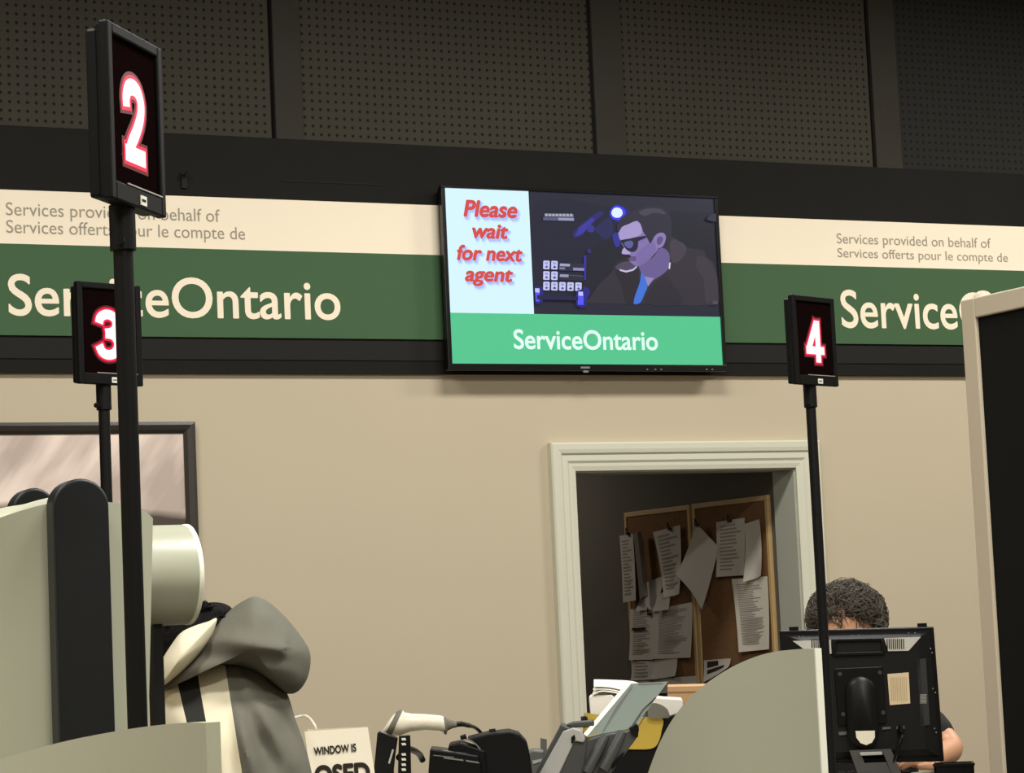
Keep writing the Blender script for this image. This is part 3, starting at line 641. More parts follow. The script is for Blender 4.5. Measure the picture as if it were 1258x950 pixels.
# ------------------------------------------------------------------ partition, right
XP = at(1180, 372, 5.2).x
fz = lambda x, y: on_x(x, y, XP)
c0 = fz(1179.5, 371); ztop = (c0.z+fz(1256, 350.5).z)/2; yF = c0.y; yN = -6.6; T = .05
pt = empty('partition', (XP+T/2, (yF+yN)/2, 0), 0, 'tall black partition with beige frame at the right edge', 'partition')
part_f = mat('beige_partition_frame', (196, 182, 158), .55); fab = mat('black_partition_fabric', (24, 23, 20), .95, spec=.1, noise_amt=.15, noise_scale=90)
vs = abs(fz(1198, 395).y-fz(1181, 395).y); hs = .043
b = MB(); b.box((XP+T/2, yF-vs/2, ztop/2), (T, vs, ztop)); b.box((XP+T/2, (yF+yN)/2, ztop-hs/2), (T, yF-yN-2*vs, hs)); b.box((XP+T/2, (yF+yN)/2, .06), (T, yF-yN-2*vs, .12)); b.box((XP+T/2, yN+vs/2, ztop/2), (T, vs, ztop)); b.build('frame', part_f, pt, smooth=False, bevel=.003)
b = MB(); b.box((XP+T/2, (yF+yN)/2, (ztop-hs+.12)/2), (T-.016, yF-yN-2*vs+.01, ztop-hs-.11)); b.build('fabric_panel', fab, pt, smooth=False)
b = MB(); b.ball((XP+T/2+.012, yF-.03, ztop-.004), (.022, .022, .022)); b.build('post_cap', part_f, pt)
# ------------------------------------------------------------------ view-facing frames for things on the counter
class Frame:
    """an upright plane facing the camera side at a given place; (x, y) of the photograph give points on it, n comes towards the viewer"""
    def __init__(s, px, py, dep, turn=0.):
        s.o = at(px, py, dep); d = ray(px, py); a = math.atan2(d.x, d.y)+turn
        s.ex = Vector((math.cos(a), -math.sin(a), 0)); s.n = Vector((-math.sin(a), -math.cos(a), 0)); s.a = a
    def __call__(s, x, y, off=0.):
        d = ray(x, y); t = (s.o-CAM).dot(s.n)/d.dot(s.n); return CAM+d*t+s.n*off
    def poly(s, pts, off=0.): return [s(x, y, off) for x, y in pts]
    def rot(s): return Matrix((s.ex, -s.n, ZW)).transposed()
def RZ(a): return Matrix.Rotation(a, 3, 'Z')
# ------------------------------------------------------------------ monitor seen from behind
F = Frame(1053, 855, 5.72)
mo = empty('monitor', (F(1062, 900).x, F(1062, 900).y, CT), 0, 'black computer monitor seen from behind with cream label', 'monitor')
TL, TR, BR = F(957, 775), F(1147, 770), F(1160, 936)
BL = TL+(BR-TR)
def mp(x, y, off=0.): return F(x, y, off)
b = MB(); b.prism([TL, TR, BR, BL], -F.n*.03); b.build('front_housing', plastic_s, mo, smooth=False, bevel=.003)
inner = F.poly([(966, 786), (1137, 782), (1148, 922), (975, 928)])
b = MB(); outer = F.poly([(960, 780), (1142, 775.5), (1154, 930), (967, 935)])
i2 = [p+F.n*.022 for p in F.poly([(985, 787), (1128, 783), (1137, 920), (1000, 925)])]
b.loft([outer, i2], cap=True); b.build('back_shell', mat('matte_black_shell', (10, 10, 10), .5, spec=.3), mo, smooth=False)
for x in (975, 1133): b = MB(); b.box(F(x, 773+(975-x)*.028, -.012), (.022, .012, .01), F.rot()); b.build('top_tab', plastic_s, mo, smooth=False)
silverv = mat('pale_vent_plate', (196, 190, 178), .5)
b = MB(); b.prism(F.poly([(1086, 784), (1131, 782.5), (1116, 799.5), (1091, 800)], .0225), F.n*.003); v1 = b.build('vent_plate', silverv, mo, smooth=False)
b = MB(); b.prism(F.poly([(974, 787.5), (1022, 786), (1024, 803), (996, 803.5)], .0225), F.n*.003); v2 = b.build('vent_plate', silverv, mo, smooth=False)
for v, xa, xb in ((v1, 1089, 1111), (v2, 997, 1008)):
    b = MB()
    k = 0
    x = xa
    while x < xb:
        b.prism(F.poly([(x, 785), (x+1.2, 785), (x+1.6, 797.5), (x+.4, 797.5)], .0254), F.n*.0008); x += 2.5
    b.build('vent_slots', plastic_s, v, smooth=False)
b = MB()
for q in ([(1021, 785), (1085, 783.5), (1085.5, 787), (1021.5, 788.5)], [(1023, 802), (1086, 800), (1086.5, 804), (1023.5, 806)], [(1021, 787), (1027, 787), (1028, 804), (1022, 804)], [(1082, 786), (1087, 786), (1088, 802), (1083, 802)]): b.prism(F.poly(q, .0225), F.n*.007)
b.build('handle', plastic_s, mo, smooth=False, bevel=.0015)
brk0 = mat('dark_screw', (54, 53, 50), .4)
b = MB(); b.prism(F.poly([(1025, 821), (1084, 818.5), (1089, 888), (1030, 891)], .0225), F.n*.006); b.build('mount_plate', plastic_s, mo, smooth=False, bevel=.002)
for x, y in ((1032, 828), (1081, 826), (1036, 877), (1085, 875)): b = MB(); c = F(x, y, .0285); b.tube([c, c+F.n*.003], .005, 10); b.build('screw', brk0, mo)
# oval hinge of the stand, tilted pale lower end
def oval(cx, y0, y1, w, off):
    out = []
    for i in range(28):
        a = 2*math.pi*i/28; s = math.sin(a); c = math.cos(a); rr = w/2
        yy = (y0+rr if s < 0 else y1-rr)+rr*s
        out.append((cx+rr*c+(yy-875)*.06, yy))
    return F.poly(out, off)
b = MB(); b.loft([oval(1059, 831, 917, 39, .0285), oval(1059, 831, 917, 38, .045), oval(1059, 837, 911, 27, .052)]); b.build('hinge_cover', plastic_s, mo, ang=35)
b = MB(); b.prism(F.poly([(1051, 897), (1074.5, 896.5), (1074.5, 905), (1071, 911), (1064, 914), (1057, 911.5), (1052, 905)], .0522), F.n*.003); b.build('hinge_plate', mat('cream_plate', (232, 224, 200), .4), mo, smooth=False)
b = MB(); b.prism(F.poly([(1090, 828), (1116, 826), (1118, 864), (1093, 866)], .0225), F.n*.001); lb = b.build('label_plate', mat('cream_label', (222, 200, 160), .6, noise_amt=.05, noise_scale=40), mo, smooth=False)
b = MB()
for i in range(9): x = 1094+i*2.3; b.prism(F.poly([(x, 832), (x+.9, 832), (x+1.9, 861), (x+1, 861)], .0237), F.n*.0004)
b.build('label_print', mat('tan_ink', (190, 166, 128), .8), lb, smooth=False)
b = MB(); b.prism(F.poly([(1126, 810), (1137, 809), (1142, 890), (1131, 892)], .018), F.n*.004); pn = b.build('side_grille', mat('grille_grey', (44, 43, 41), .5), mo, smooth=False)
b = MB()
for i in range(9):
    y = 853+i*1.3; b.prism(F.poly([(1130, y), (1138, y-.3), (1138, y+.3), (1130, y+.6)], .0222), F.n*.0008)
b.build('grille_marks', lgrey_pl, pn, smooth=False)
for x, y in ((1048, 781), (1055, 780.6), (1116, 778), (1124, 777.7), (982, 782.4), (987, 782.2), (1143, 797), (1145, 802), (1146, 846), (1149, 851), (1148, 895), (1150, 900)): b = MB(); c = F(x, y, .006); b.tube([c, c+F.n*.003], .0014, 6); b.build('rim_screw', lgrey_pl, mo)
for q in ([(1030, 899), (1040, 898), (1041, 902), (1031, 903)], [(1084, 893), (1094, 892.5), (1094, 895), (1084, 896)], [(1101, 892), (1111, 891.5), (1111, 895), (1101, 895.5)]): b = MB(); b.prism(F.poly(q, .0225), F.n*.004); b.build('port', grey_pl, mo, smooth=False)
b = MB(); c = F(1106, 897, .03); b.tube(smoothpts([F(1106, 896, .024), F(1107, 905, .045), F(1102, 920, .05), F(1096, 940, .045), F(1094, 956, .04)], 5, closed=False), .004, 8); b.tube([F(1106, 893, .024), F(1106.6, 901, .04)], .007, 10)
b.build('cable', plastic_s, mo)
b = MB(); brk = mat('grey_bracket', (78, 77, 74), .45, metal=.2)
L0, R0, L1, R1 = (1043.5, 921), (1094, 919), (1057, 958), (1110, 956)
for q in ([L0, (1056, 920.5), (1070, 957), L1], [(1083, 919.5), R0, R1, (1098, 956.5)], [(1056, 920.5), (1083, 919.5), (1084.5, 925), (1058, 926)], [(1062, 936), (1088, 935), (1098, 956.5), (1070, 957)]): b.prism(F.poly(q, .05), -F.n*.012)
b.build('bracket', brk, mo, smooth=False)
b = MB(); b.prism(F.poly([(1056, 923), (1083, 922), (1084, 926), (1057, 927)], .051), F.n*.004); b.build('bracket_latch', lgrey_pl, mo, smooth=False, bevel=.001)
nb = F(1070, 950, .03); b = MB(); b.box((nb.x, nb.y, (CT+nb.z)/2+.005), (.06, .03, nb.z-CT+.01), F.rot()); b.box((nb.x, nb.y, CT+.006), (.13, .15, .012), F.rot()); b.build('stand_base', plastic_s, mo, smooth=False, bevel=.003)
# ------------------------------------------------------------------ body builder: one continuous skinned surface
def skin(name, joints, bones, m, parent, root=0, sub=2, deform=None):
    """joints: (point, radius or (rx, ry)); bones: index pairs"""
    me = bpy.data.meshes.new(name); me.from_pydata([tuple(j[0]) for j in joints], bones, [])
    o = bpy.data.objects.new(name, me); S.collection.objects.link(o)
    md = o.modifiers.new('skin', 'SKIN'); md.use_smooth_shade = True; md.branch_smoothing = .6
    for i, j in enumerate(joints):
        r = j[1] if isinstance(j[1], tuple) else (j[1], j[1]); me.skin_vertices[0].data[i].radius = r; me.skin_vertices[0].data[i].use_root = (i == root)
    s = o.modifiers.new('sub', 'SUBSURF'); s.levels = sub; s.render_levels = sub
    dg = bpy.context.evaluated_depsgraph_get(); nm = bpy.data.meshes.new_from_object(o.evaluated_get(dg)); bpy.data.objects.remove(o); bpy.data.meshes.remove(me)
    nm.name = name; nm.materials.clear()
    if deform:
        for v in nm.vertices: v.co = deform(v.co)
    nm.polygons.foreach_set('use_smooth', [True]*len(nm.polygons))
    return link(name, nm, m, parent)
def hair_tufts(b, c, fx, fy, fz, rad, n, ln, w, rnd, zmin=-.2, keep=None, comb=None):
    """short wavy locks growing from an ellipsoid scalp and lying back along it"""
    for i in range(n):
        z = rnd.uniform(zmin, 1); a = rnd.uniform(0, 2*math.pi); s = math.sqrt(max(0, 1-z*z)); x, y = s*math.cos(a), s*math.sin(a)
        if keep and not keep(x, y, z): continue
        P = lambda x, y, z, k: c+fx*(x*rad[0]*k)+fy*(y*rad[1]*k)+fz*(z*rad[2]*k)
        nrm = (fx*x+fy*y+fz*z).normalized(); g = comb(x, y, z) if comb else Vector((0, 0, 1))
        wv3 = noise.noise_vector(Vector((x*2.6, y*2.6, z*2.6)))*1.5; dirn = fx*(g.x+wv3.x+rnd.gauss(0, .22))+fy*(g.y+wv3.y+rnd.gauss(0, .22))+fz*(g.z+wv3.z+rnd.gauss(0, .2)); tg = (dirn-nrm*dirn.dot(nrm)).normalized(); bt = nrm.cross(tg)
        l = ln*rnd.uniform(.6, 1.35); p = P(x, y, z, 1); wv = rnd.uniform(-.25, .25); up_ = rnd.uniform(.12, .42)
        b.tube([p-nrm*.003, p+tg*l*.3+nrm*l*up_+bt*l*wv, p+tg*l*.65+nrm*l*up_*1.05, p+tg*l-bt*l*wv*1.4+nrm*l*(up_*.55)], [w*.8, w, w*.8, w*.25], 4)
skin_m = mat('skin', (206, 150, 112), .5, noise_amt=.05, noise_scale=30)
# ------------------------------------------------------------------ agent behind the monitor
A = Frame(1043, 765, 6.34)
ag = empty('person', (A(1060, 900).x, A(1060, 900).y, 0), 0, 'person with short dark greying hair in black shirt, seated behind the monitor', 'person')
ex, n_, z_ = A.ex, A.n, ZW
hc = A(1040, 766)                                   # head centre
def al(x, f, z): return Vector((hc.x, hc.y, 0))+ex*x+n_*f+z_*z
hz = hc.z
sh_z = hz-.25
neck = al(0, -.03, hz-.14)
elbL = at(1171, 921, 6.25); wrL = at(1149, 932.5, 5.97)
J = [(al(0.02, -.1, .68), (.15, .12)), (al(0.02, -.08, .85), (.14, .1)), (al(.02, -.06, sh_z-.07), (.15, .11)), (al(.01, -.05, sh_z+.03), (.09, .07)), (neck, .052), (al(0, 0, hz-.09), (.062, .07)), (al(0, .015, hz-.02), (.076, .092)), (al(0, 0, hz+.055), (.07, .085)),
     (al(.17, -.05, sh_z-.0), .055), (elbL, .036), (wrL, .024), (at(1138, 940, 5.92), (.028, .015)),
     (al(-.15, -.05, sh_z), .055), (al(-.25, .0, CT+.075), .042), (al(-.16, .2, CT+.045), .028), (al(-.13, .27, CT+.045), (.03, .016)),
     (al(.11, .0, .62), .085), (al(.13, .36, .58), .06), (al(.13, .38, .2), .04), (al(.13, .48, .03), .035), (al(-.08, 0, .62), .085), (al(-.1, .36, .58), .06), (al(-.1, .38, .2), .04), (al(-.1, .48, .03), .035)]
Bn = [(0, 1), (1, 2), (2, 3), (3, 4), (4, 5), (5, 6), (6, 7), (2, 8), (8, 9), (9, 10), (10, 11), (2, 12), (12, 13), (13, 14), (14, 15), (0, 16), (16, 17), (17, 18), (18, 19), (0, 20), (20, 21), (21, 22), (22, 23)]
# five fingers on each hand
def fingers(palm, fdir, side, dn, base):
    for k in range(4):
        off = side*((k-1.5)*.0185); L = (.062, .072, .067, .052)[k]
        p0 = palm+off+fdir*.02; p1 = palm+off+fdir*(.02+L*.45)+ZW*.008; p2 = palm+off*1.05+fdir*(.02+L*.8); p3 = palm+off*1.05+fdir*(.02+L*.95)-ZW*.006
        i = len(J); J.extend([(p0, .0105), (p1, .0102), (p2, .0095), (p3, .008)]); Bn.extend([(base, i), (i, i+1), (i+1, i+2), (i+2, i+3)])
    i = len(J); J.extend([(palm-side*.036-fdir*.02, .011), (palm-side*.05+fdir*.015-ZW*.001, .0095), (palm-side*.046+fdir*.04-ZW*.002, .008)]); Bn.extend([(base, i), (i, i+1), (i+1, i+2)])
fd = (at(1110, 940.8, 5.91)-at(1138, 940, 5.92)).normalized()
sd = fd.cross(ZW).normalized()
fingers(J[11][0], fd, sd, 0, 11); 
fd2 = (J[15][0]-J[14][0]); fd2.z = 0; fd2.normalize(); fingers(J[15][0], fd2, -fd2.cross(ZW).normalized(), 0, 15)
body = skin('body', J, Bn, skin_m, ag)
# face: eyes, nose, mouth, ears on the front of the head
b = MB()
fc = al(0, .015, hz-.02)
b.ball(fc+n_*.1-z_*.058, .011); b.ball(fc+n_*.095-z_*.036, (.008, .008, .018)); b.ball(fc+n_*.085-z_*.09, (.02, .02, .005))
for s in (-1, 1): b.ball(fc+ex*(s*.081)-z_*.005-n_*.012, (.012, .018, .028))
b.build('face_features', skin_m, ag)
for s in (-1, 1): b = MB(); b.ball(fc+n_*.084+ex*(s*.032)-z_*.03, .011); b.build('eye', mat('eye_white', (190, 186, 180), .3), ag)
hairm = mat('dark_greying_hair', (74, 65, 53), .55, noise_amt=.6, noise_scale=26); rnd = random.Random(3)
b = MB()
hcn = al(0.0, -.02, hz+.012); rings = []
for j in range(1, 14):
    th = math.pi*.62*j/13
    rings.append([hcn+ex*(.086*math.sin(th)*math.cos(a))+n_*(.094*math.sin(th)*math.sin(a))+z_*(.082*math.cos(th)-(0.0 if math.sin(a) < .3 else -.02*math.sin(a)*max(0, th-1.2))) for a in (2*math.pi*i/28 for i in range(28))])
b.loft(rings)
hair_tufts(b, hcn, ex, n_, z_, (.087, .094, .083), 5200, .036, .0014, rnd, zmin=-.4, keep=lambda x, y, z: not (y > .25 and z < -.02 and abs(x) < .7), comb=lambda x, y, z: Vector((x*.8+.35, -.4, .1)))
b.build('hair', hairm, ag, ang=80)
b = MB(); rnd2 = random.Random(5)
hair_tufts(b, hcn, ex, n_, z_, (.089, .092, .085), 3200, .03, .0012, rnd2, zmin=-.6, keep=lambda x, y, z: abs(x) > .78 and z < .2, comb=lambda x, y, z: Vector((x*.6, -.5, -.5)))
b.build('side_hair', mat('grey_side_hair', (118, 108, 94), .6, noise_amt=.4, noise_scale=60), ag, ang=80)
shirt = mat('black_shirt', (22, 22, 22), .85, noise_amt=.1, noise_scale=30, bump=.1, bump_scale=60)
sl = al(.17, -.05, sh_z); sr = al(-.15, -.05, sh_z)
kL = sl.lerp(elbL, .97); kR = sr.lerp(al(-.25, .0, CT+.075), .7)
JS = [(al(.02, -.1, .64), (.185, .15)), (al(.02, -.08, .84), (.17, .125)), (al(.02, -.06, sh_z-.06), (.18, .13)), (al(.01, -.05, sh_z+.035), (.1, .085)), (al(0, -.04, hz-.17), .066), (sl, .08), (kL, .062), (sr, .08), (kR, .062)]
skin('shirt', JS, [(0, 1), (1, 2), (2, 3), (3, 4), (2, 5), (5, 6), (2, 7), (7, 8)], shirt, ag)
JT = [(al(.02, -.1, .66), (.17, .14)), (al(.11, 0, .62), .1), (al(.13, .36, .58), .078), (al(.13, .38, .1), .06), (al(-.08, 0, .62), .1), (al(-.1, .36, .58), .078), (al(-.1, .38, .1), .06)]
skin('trousers', JT, [(0, 1), (1, 2), (2, 3), (0, 4), (4, 5), (5, 6)], mat('dark_trousers', (34, 34, 38), .85), ag)
for x in (.13, -.1): b = MB(); b.tube([al(x, .34, .045), al(x, .42, .045), al(x, .52, .035)], [.042, .045, .036], 12); b.build('shoe', plastic, ag)
st = al(.02, -.1, 0); sto = empty('stool', st, 0, 'tall stool under the seated person behind the monitor', 'stool')
b = MB(); b.tube([st+ZW*.42, st+ZW*.475], .18, 28); b.build('seat', plastic, sto, bevel=.01)
b = MB(); b.tube([st+ZW*.04, st+ZW*.44], .028, 14); b.build('column', metal_b, sto)
b = MB()
for k in range(5): a = 2*math.pi*k/5+.3; b.tube([st+ZW*.05, st+Vector((math.cos(a)*.26, math.sin(a)*.26, .02))], .019, 8)
b.build('foot_star', metal_b, sto)
# keyboard under the agent's hands, and a low black tray beside the arm
kf = Frame(1030, 946, 5.95); kq = kf(1090, 946)
kb = empty('keyboard', (kq.x, kq.y, CT), 0, 'slim black keyboard under the hand of the seated person', 'keyboard')
b = MB(); kc = Vector((kq.x, kq.y, 0)); fx, fn = kf.ex, kf.n
b.prism([kc+fx*-.17+fn*-.055+ZW*CT, kc+fx*-.17+fn*.06+ZW*CT, kc+fx*-.17+fn*.06+ZW*(CT+.010), kc+fx*-.17+fn*-.055+ZW*(CT+.006)], fx*.225); b.build('case', plastic, kb, smooth=False, bevel=.002)
for i in range(5):
    b = MB(); t = i/4
    for j in range(9):
        b.box(kc+fx*(-.155+j*.0225)+fn*(-.048+t*.096)+ZW*(CT+.008+.003*t), (.017, .017, .007), kf.rot())
    b.build('key_row', plastic_s, kb, smooth=False)
tf = Frame(1172, 944, 5.62); tq = tf(1172, 944)
tb = empty('desk_tray', (tq.x, tq.y, CT), 0, 'low black desk tray in front of the bare forearm', 'tray')
zt2 = tf(1172, 938).z; b = MB(); b.box((tq.x, tq.y, CT+.004), (.09, .11, .008), tf.rot())
for sx, sy, lx, ly in ((-.042, 0, .004, .11), (.042, 0, .004, .11), (0, -.053, .09, .004), (0, .053, .09, .004)): b.box(Vector((tq.x, tq.y, (CT+zt2)/2))+tf.rot()@Vector((sx, sy, 0)), (lx, ly, zt2-CT), tf.rot())
b.build('walls', plastic, tb, smooth=False)
b = MB(); b.box(Vector((tq.x, tq.y, zt2))+tf.rot()@Vector((0, -.054, 0)), (.094, .008, .006), tf.rot()); b.build('rim', plastic_s, tb, smooth=False)
# ------------------------------------------------------------------ customer in the hooded jacket
C = Frame(290, 830, 4.4)
cu = empty('person', (C(320, 900).x, C(320, 900).y, 0), 0, 'person in a grey hooded jacket with cream stripes, bent forward, facing away', 'person')
def inflate(outline, F, T, off=0., fold=None, rings=16, sp=5, ctr=None, back=None):
    P = smoothpts([Vector((x, y, 0)) for x, y in outline], sp); c = Vector((ctr[0], ctr[1], 0)) if ctr else sum(P, Vector())/len(P)
    W_ = [F(p.x, p.y) for p in P]; wc = F(c.x, c.y); b = MB(); back = back or T
    for sgn, TT in ((1, T), (-1, back)):
        prev = None
        for k in range(rings+1):
            r = math.cos(math.pi/2*k/rings); t = math.sin(math.pi/2*k/rings)
            ring = []
            for p, w in zip(P, W_):
                q = wc+(w-wc)*r; px = c+(p-c)*r; d = TT*t
                if fold and k > 0: d += fold(px.x, px.y, sgn)*min(1, t*2.2)
                ring.append(b.bm.verts.new(q+F.n*(off+sgn*d)) if k < rings else None)
            if k == rings:
                v = b.bm.verts.new(wc+F.n*(off+sgn*(TT+(fold(c.x, c.y, sgn) if fold else 0))))
                for i in range(len(prev)): b.bm.faces.new((prev[i], prev[(i+1) % len(prev)], v))
            else:
                if prev:
                    for i in range(len(prev)): b.bm.faces.new((prev[i], prev[(i+1) % len(prev)], ring[(i+1) % len(prev)], ring[i]))
                prev = ring
    bmesh.ops.remove_doubles(b.bm, verts=b.bm.verts, dist=1e-5)
    return b
def cut_line(b, F, p, q):
    a, c = F(*p), F(*q); nrm = (c-a).cross(F.n).normalized()
    bmesh.ops.bisect_plane(b.bm, geom=b.bm.verts[:]+b.bm.edges[:]+b.bm.faces[:], plane_co=a, plane_no=nrm)
def pxy(F, w):  # picture position of a point on the frame's own plane, seen square on
    return w
jg = mat('grey_jacket_fabric', (112, 110, 98), .8, spec=.2, noise_amt=.06, noise_scale=25, bump=.12, bump_scale=30)
jc = mat('cream_jacket_fabric', (238, 228, 198), .8, spec=.2, noise_amt=.03); jd = mat('charcoal_jacket_fabric', (52, 51, 49), .8, spec=.2, bump=.15, bump_scale=24)
def fold_j(x, y, s):
    if s < 0: return 0
    a = math.atan2(y-770, x-262); d = math.hypot(x-262, y-770)
    f = .0
    if x > 272 and y > 800: f = .014*math.sin(a*25+.6)*(.6+.4*math.sin(d*.05))*min(1, (y-800)/60)*min(1, (x-272)/25)
    return f+.004*noise.noise(Vector((x/24, y/34, 0)))
out = [(193, 850), (222, 826), (258, 812), (300, 810), (334, 826), (352, 850), (363, 884), (374, 915), (384, 955), (394, 1030), (398, 1100), (380, 1125), (300, 1130), (235, 1120), (208, 1040), (196, 960), (188, 900)]
b = inflate(out, C, .16, 0, fold_j, rings=26, sp=8, ctr=(285, 940))
SL = [((241, 815), (267, 950))]; SR = [((276, 812), (298, 950))]; SP = [((216, 826), (233, 892))]
for p, q in SL+SR+SP: cut_line(b, C, p, q)
def right_of(w, seg):
    a, c = C(*seg[0]), C(*seg[1]); nrm = (c-a).cross(C.n).normalized(); nrm = nrm if nrm.dot(C.ex) > 0 else -nrm; return (w-a).dot(nrm) > 0
for f in b.bm.faces:   # each face gets its fabric panel by the seams just cut
    w = f.calc_center_median()
    if (w-C.o).dot(C.n) < -.02: f.material_index = 0; continue
    f.material_index = 0 if right_of(w, SR[0]) else 1 if right_of(w, SL[0]) else 2 if right_of(w, SP[0]) else 1
b.build('jacket', [jg, jc, jd], cu, ang=60)
def fold_h(x, y, s):
    if s < 0: return 0
    return .02*math.exp(-((y-(790+(x-300)*.12))/10)**2)*(1 if x < 350 else 0)*.7-.012*math.exp(-((y-(808+(x-300)*.05))/7)**2)*max(0, 1-abs(x-295)/60)+.004*noise.noise(Vector((x/22, y/18, 3)))
hood = inflate([(262, 766), (285, 748), (300, 738), (313, 733.5), (328, 739), (348, 756), (368, 780), (380.5, 803), (378, 830), (367, 848), (353, 852), (338, 842), (318, 827), (290, 818), (255, 818), (228, 830), (208, 845), (198, 848), (204, 832), (232, 806)], C, .13, .03, fold_h, rings=20, sp=6, ctr=(310, 796)).build('hood', jg, cu, ang=60)
inflate([(267, 761), (256, 764), (240, 769), (224, 777), (212, 792), (200, 812), (194, 830), (195, 847), (205, 840), (227, 823), (246, 803), (259, 785)], C, .075, .09, None, rings=12, sp=6, ctr=(225, 806)).build('hood_trim', jc, hood, ang=60)
bm_h = inflate([(190, 838), (188, 790), (204, 762), (230, 746), (256, 740.5), (276, 742), (287, 752), (284, 775), (262, 805), (235, 835), (210, 850)], C, .085, .02, lambda x, y, s: .006*noise.noise(Vector((x/5, y/5, s))), rings=14, sp=6)
rnd = random.Random(9)
for i in range(420):
    t = rnd.uniform(0, 1); x = 205+80*t; y = 759-17*math.sin(math.pi*min(1, t*1.1))+rnd.uniform(0, 22)*rnd.random()
    p = C(x, y, .02+rnd.uniform(-.03, .06)); d = (C.ex*rnd.uniform(-.5, 1)+ZW*rnd.uniform(.1, .6)+C.n*rnd.uniform(-.4, .4)).normalized()
    bm_h.tube([p-d*.004, p+d*.006, p+d*.011-ZW*.001], [.0024, .002, .0006], 5)
bm_h.build('hair', mat('black_hair', (17, 15, 14), .9, spec=.15, noise_amt=.3, noise_scale=50, bump=.4, bump_scale=120), cu, ang=70)
# the body under the clothes
def cz(px, off, z): p = C(px, 900, off); p.z = z; return p
hp = C(235, 800, .02)
J = [(cz(335, 0, .86), (.13, .1)), (cz(320, 0, 1.02), (.12, .1)), (C(290, 925), (.1, .08)), (C(275, 862), .05), (C(256, 836), .045), (C(240, 812), .06), (C(228, 798), .065), (C(226, 778), .05),
     (C(272, 860, .03), .05), (C(262, 985, .1), .04), (C(170, 1010, .08), .028), (C(150, 1012, .08), (.03, .016)),
     (C(270, 860, -.03), .05), (C(262, 985, -.11), .04), (C(170, 1010, -.08), .028), (C(150, 1012, -.08), (.03, .016)),
     (cz(335, .09, .8), .085), (cz(325, .1, .45), .055), (cz(340, .1, .08), .04), (cz(300, .1, .03), .035), (cz(335, -.09, .8), .085), (cz(325, -.1, .45), .055), (cz(340, -.1, .08), .04), (cz(300, -.1, .03), .035)]
Bn = [(0, 1), (1, 2), (2, 3), (3, 4), (4, 5), (5, 6), (6, 7), (2, 8), (8, 9), (9, 10), (10, 11), (2, 12), (12, 13), (13, 14), (14, 15), (0, 16), (16, 17), (17, 18), (18, 19), (0, 20), (20, 21), (21, 22), (22, 23)]
for bi, s in ((11, 1), (15, -1)): fingers(J[bi][0], -C.ex, C.n*s, 0, bi)
skin('body', J, Bn, skin_m, cu)
JS = [(C(285, 880, .07), .08), (C(272, 862, .1), .07), (C(262, 985, .11), .058), (C(180, 1008, .085), .045)]
skin('sleeve', [(C(285, 880, -.07), .08), (C(272, 862, -.1), .07), (C(262, 985, -.11), .058), (C(180, 1008, -.085), .045)], [(0, 1), (1, 2), (2, 3)], jg, cu)
skin('sleeve', [(C(268, 960, .1), .058), (C(262, 990, .11), .058), (C(180, 1008, .085), .045)], [(0, 1), (1, 2)], jg, cu)
skin('trousers', [(cz(335, 0, .86), (.15, .12)), (cz(335, .09, .78), .1), (cz(325, .1, .45), .075), (cz(340, .1, .06), .062), (cz(335, -.09, .78), .1), (cz(325, -.1, .45), .075), (cz(340, -.1, .06), .062)], [(0, 1), (1, 2), (2, 3), (0, 4), (4, 5), (5, 6)], mat('dark_jeans', (44, 48, 58), .85), cu)
for s in (.1, -.1): b = MB(); b.tube([cz(352, s, .045), cz(325, s, .045), cz(285, s, .035)], [.04, .045, .034], 12); b.build('shoe', plastic, cu)
# ------------------------------------------------------------------ closed sign, cable
G = Frame(415, 920, 4.95)
def upright(F, pts, T): return F.poly(pts), -F.n*T
cs = empty('paper_sign', (G(420, 950).x, G(420, 950).y, CT), 0, 'white standing paper sign reading WINDOW IS, beside the grey jacket', 'sign')
k = .073
TLs, TRs = (374, 899), (452, 894)
bl_ = G(374, 899); z_to = lambda p: Vector((p.x, p.y, CT))
bL, bR = G(385, 975), G(464, 975)
def ext(t, b_):  # follow the sheet's edge down to the worktop
    d = b_-t; return t+d*((CT-t.z)/d.z)
c1, c2 = G(*TLs), G(*TRs); e1, e2 = ext(c1, bL), ext(c2, bR)
b = MB(); b.prism([c1, c2, e2, e1], -G.n*.0012); lf = b.build('front_leaf', mat('sign_paper', (250, 240, 216), .7), cs, smooth=False)
b = MB(); c3, c4 = c1+ZW*.004+G.ex*.006, c2+ZW*.001-G.ex*.002; b.prism([c3-G.n*.002, c4-G.n*.002, e2-G.n*.09, e1-G.n*.09], -G.n*.0012); b.build('back_leaf', mat('sign_paper', (250, 240, 216), .7), cs, smooth=False)
o1, o2 = G(385.5, 929), G(438, 923.5); exs = (o2-o1).normalized(); eys = (G(384, 919)-G(385.5, 929)).normalized(); eys = (eys-exs*eys.dot(exs)).normalized()
def tx(body, p0, p1, ph, bold):
    a, c = G(*p0), G(*p1); e = (c-a).normalized(); y = (ZW-e*ZW.dot(e)).normalized(); put_text('lettering', body, a, e, y, (c-a).length, ph, ink_d, lf, bold=bold, lift=.0015)
pm = 4.95/FPX
tx('WINDOW IS', (386, 928.5), (438, 923.5), 10.0*pm, .03)
tx('OSED', (387, 967), (455.5, 962), 26*pm, .045)
b = MB(); b.tube(smoothpts([C(360, 892, -.3), G(366, 882, -.05), G(376, 881.5, -.06), G(383, 888, -.06), G(388, 898, -.05), G(392, 930, -.1), z_to(G(394, 950, -.1))+ZW*.004], 5, closed=False), .0028, 8)
tag(b.build('white_cord', mat('white_cord_plastic', (222, 216, 198), .5)), 'white cord looping behind the paper sign by the jacket', 'cord')
